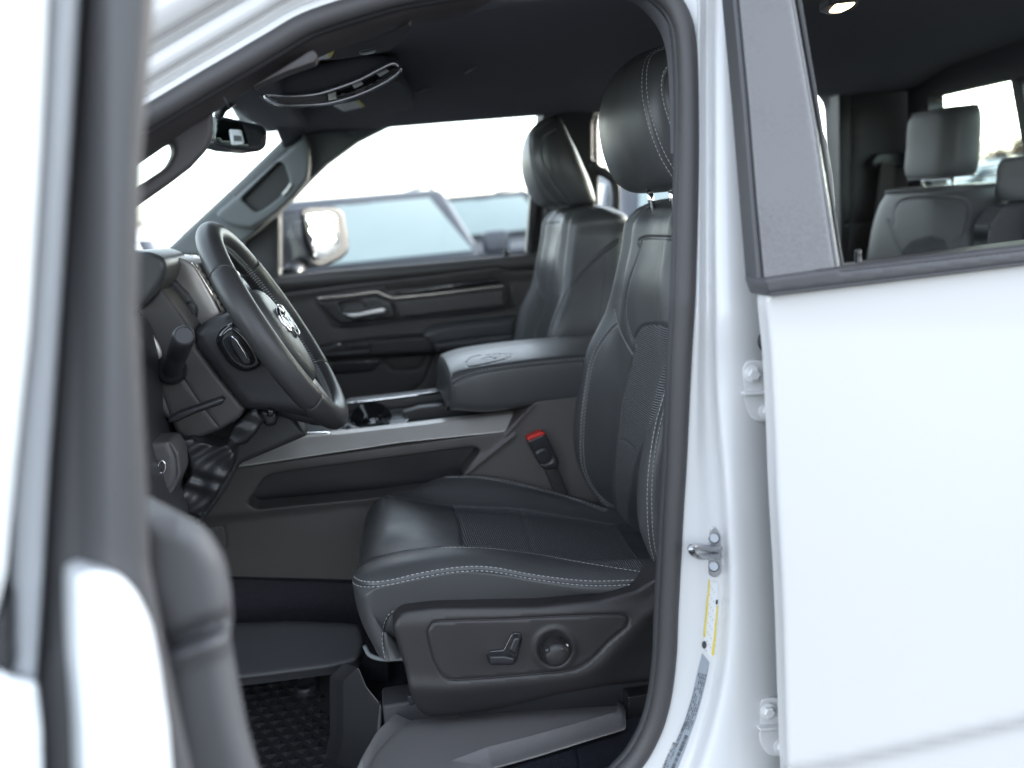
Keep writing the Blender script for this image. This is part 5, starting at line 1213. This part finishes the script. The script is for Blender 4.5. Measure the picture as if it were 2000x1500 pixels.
# ================================================================ outside
gm = M('asphalt', (.105, .104, .103), .9, bump=.4, bscale=30, dist=.01, var=.2, vscale=.6)
g = MB(); g.add([(-400, -400, 0), (400, -400, 0), (400, 600, 0), (-400, 600, 0)], [(0, 1, 2, 3)]); go = g.build('ground', gm, smooth_=False); go['kind'] = 'structure'
pale_glass = M('pale_windscreen', (.29, .345, .335), .5, bump=.2, bscale=60, dist=.002, var=.06, vscale=4)  # opaque pale cyan for the windscreens of the parked cars
tyre = M('tyre', (.02, .02, .02), .8); rimm = M('alloy', (.4, .4, .42), .35, metal=.9); lampm = M('headlamp', (.6, .62, .65), .1, coat=1)
dglass = M('car_glass', (.02, .025, .03), .05, coat=1)
def make_suv(label, paint, loc, rz, wind, L=4.7, Wd=.96, H=1.80, hood=1.10, group='vehicles parked beyond the truck', pickup=False):
    r = empty('parked_car', loc); r.rotation_euler = (0, 0, rz); top(r, label, 'car', group)
    def P(y, z): return (y, z)
    side = [(0, .42), (-.02, .80), (.05, hood-.08), (.25, hood-.02), (1.15, hood+.07), (L-.08, hood+.09), (L, .9), (L-.02, .42), (L-.5, .32), (.5, .32)]
    o = obj('body', paint, r, lambda m: m.prism([(-Wd, y, z) for y, z in side], (2*Wd, 0, 0)), bevel=.09, bseg=4)
    zb = hood+.06; wb, wt = Wd-.06, Wd-.24
    yb0, yb1, yt0, yt1 = 1.10, L-.12, 1.78, L-.42
    o = obj('cabin', paint, r, lambda m: m.hexa([(-wb, yb0, zb), (wb, yb0, zb), (wb, yb1, zb), (-wb, yb1, zb), (-wt, yt0, H), (wt, yt0, H), (wt, yt1, H), (-wt, yt1, H)]), bevel=.08, bseg=4)
    a = np.array([(-wb, yb0, zb), (wb, yb0, zb), (wt, yt0, H), (-wt, yt0, H)]); c = a.mean(0); q = c+(a-c)*np.array([.90, .80, .80]); q[2:] = q[2:]+(c-q[2:])*.10; nn_ = np.array([0, -.68, .72])*.012
    obj('windscreen', wind, r, lambda m: m.prism([p+nn_ for p in q], nn_*.5), bevel=.02)
    for s_ in (1, -1):
        def sw3(m, y0, y1, y2, y3):
            z0, z1 = zb+.05, H-.10; k = lambda z: (wb+(wt-wb)*(z-zb)/(H-zb)+.012)*s_
            m.prism([(k(z0), y0, z0), (k(z0), y1, z0), (k(z1), y2, z1), (k(z1), y3, z1)], (s_*.004, 0, 0))
        obj('side_window', dglass, r, lambda m: sw3(m, 1.55, 2.55, 2.55, 2.02)); obj('side_window', dglass, r, lambda m: sw3(m, 2.65, 3.6, 3.6, 2.65))
        obj('side_mirror', paint, r, lambda m: m.box((s_*(wb+.04), 1.32, zb+.02), (s_*(wb+.25), 1.46, zb+.20)), bevel=.04, bseg=3)
        obj('headlight', lampm, r, lambda m: m.box((s_*.55, -.035, hood-.32), (s_*.88, .1, hood-.16)), bevel=.02)
        for y in (.85, L-.85):
            w_ = obj('wheel', tyre, r, lambda m: m.cyl((s_*(Wd-.20), y, .36), (s_*(Wd+.02), y, .36), .36, seg=28, prof=[(0, .33), (.1, .36), (.9, .36), (1, .33), (1, .22)])); obj('rim', rimm, w_, lambda m: m.cyl((s_*(Wd-.02), y, .36), (s_*(Wd+.025), y, .36), .22, seg=20))
        obj('roof_rail', satin, r, lambda m: m.tube([(s_*(wt-.06), yt0+.25, H+.01), (s_*(wt-.06), yt0+.32, H+.05), (s_*(wt-.06), yt1-.3, H+.05), (s_*(wt-.06), yt1-.2, H+.01)], .018, 8))
    obj('grille', satin, r, lambda m: m.box((-.5, -.045, hood-.42), (.5, .1, hood-.14)), bevel=.02)
    obj('bumper', satin, r, lambda m: m.box((-Wd+.03, -.08, .40), (Wd-.03, .1, .62)), bevel=.04, bseg=3)
    obj('mirror_housing', satin, r, lambda m: m.box((-.13, yt0-.12, H-.17), (.13, yt0-.0, H-.06)), bevel=.03)
    reparent_local(r); return r
def reparent_local(r): pass
greyp = M('paint_charcoal', (.035, .037, .045), .5, coat=.2); whp = M('paint_white', (.72, .74, .76), .3, coat=.6); blk = M('paint_black', (.012, .012, .016), .5, coat=.2); slv = M('paint_silver', (.42, .44, .46), .3, metal=.3, coat=.6)
make_suv('dark grey sport utility vehicle with a pale windscreen facing the passenger window', greyp, (.08, 4.05, 0), rad(4), pale_glass, H=1.76, hood=1.12)
make_suv('grey vehicle with a pale windscreen seen between the front seats', greyp, (2.95, 4.0, 0), rad(2), pale_glass, H=1.78)
make_suv('white car seen through the bottom of the windscreen', whp, (-2.9, 4.1, 0), rad(-3), pale_glass, H=1.66)
make_suv('black sport utility vehicle parked in the second row', blk, (1.75, 9.5, 0), rad(3), pale_glass, H=1.78)  # pale windscreen colour stands in for the white glare on the glass
for k, (x, y) in enumerate(((8.2, 10.2), (8.4, 13.4))):
    make_suv(['pale green car behind the truck, seen in the rear window', 'silver car behind the truck beyond the rear seat', 'grey car parked behind the truck on the near side'][k], [slv, whp, greyp][k], (x, y, 0), rad(-90), pale_glass, H=1.60, group='cars parked behind the truck')
# bare hedge of trees far behind
bark = M('bark', (.06, .045, .035), .9); leafm = M('winter_twigs', (.12, .065, .03), .9)
def make_tree(label, x, y, h, seed):
    random.seed(seed); r = empty('bare_tree', (x, y, 0)); top(r, label, 'tree', 'trees on the skyline behind the truck')
    m = MB(); m.tube([(0, 0, 0), (.1, 0, h*.3), (0, .1, h*.6)], [.16, .12, .05], 8); m.build('trunk', bark, r)
    m = MB()
    for k in range(16):
        a = random.uniform(0, 6.28); z0 = h*random.uniform(.25, .6); e = np.array([math.cos(a)*h*.32*random.random(), math.sin(a)*h*.32*random.random(), h*random.uniform(.6, .95)])
        m.tube([(0, 0, z0), e*.6+np.array([0, 0, z0*.4]), e], [.05, .03, .012], 5)
        for j in range(60):
            c = e*random.uniform(.6, 1.05)+np.array([random.gauss(0, h*.07), random.gauss(0, h*.07), random.gauss(0, h*.06)])
            d = np.array([random.gauss(0, 1), random.gauss(0, 1), random.gauss(0, 1)])*h*.03; f = np.cross(d, (0, 0, 1))*.6
            m.add([c-d, c+f, c+d, c-f], [(0, 1, 2, 3)])
    m.build('crown', leafm, r, smooth_=False)
for k in (3, 4, 7, 8):
    make_tree(['tall thin bare tree', 'low round bare tree', 'leaning bare tree', 'broad bare tree', 'small bare tree', 'forked bare tree', 'pale bare tree', 'dense bare tree', 'narrow bare tree'][k]+' on the skyline seen through the rear window', 62+k % 3*4, 74+k*2.6, 3.0+(k*37 % 5)*.5, k)
# long low building reflected in the passenger mirror
bl = empty('warehouse', (55, 18, 0)); top(bl, 'long pale warehouse reflected in the passenger side mirror', 'building')
obj('wall', M('wall_pale', (.55, .52, .48), .8), bl, lambda m: m.box((0, 0, 0), (14, 30, 5.5)))
obj('roof', slv, bl, lambda m: m.box((-.3, -.3, 5.5), (14.3, 30.3, 5.9)), bevel=.05)
for k in range(4): obj('window', dglass, bl, lambda m: m.box((-.04, 3+k*7, 2), (.02, 6+k*7, 3.4)))

# nothing sits deeper than thing > part > sub-part
bpy.context.view_layer.update()
for o in list(bpy.data.objects):
    ch = []; p = o
    while p.parent: p = p.parent; ch.append(p)
    if len(ch) > 2:
        mw = o.matrix_world.copy(); o.parent = ch[-2]; o.matrix_parent_inverse = ch[-2].matrix_world.inverted(); o.matrix_basis = mw
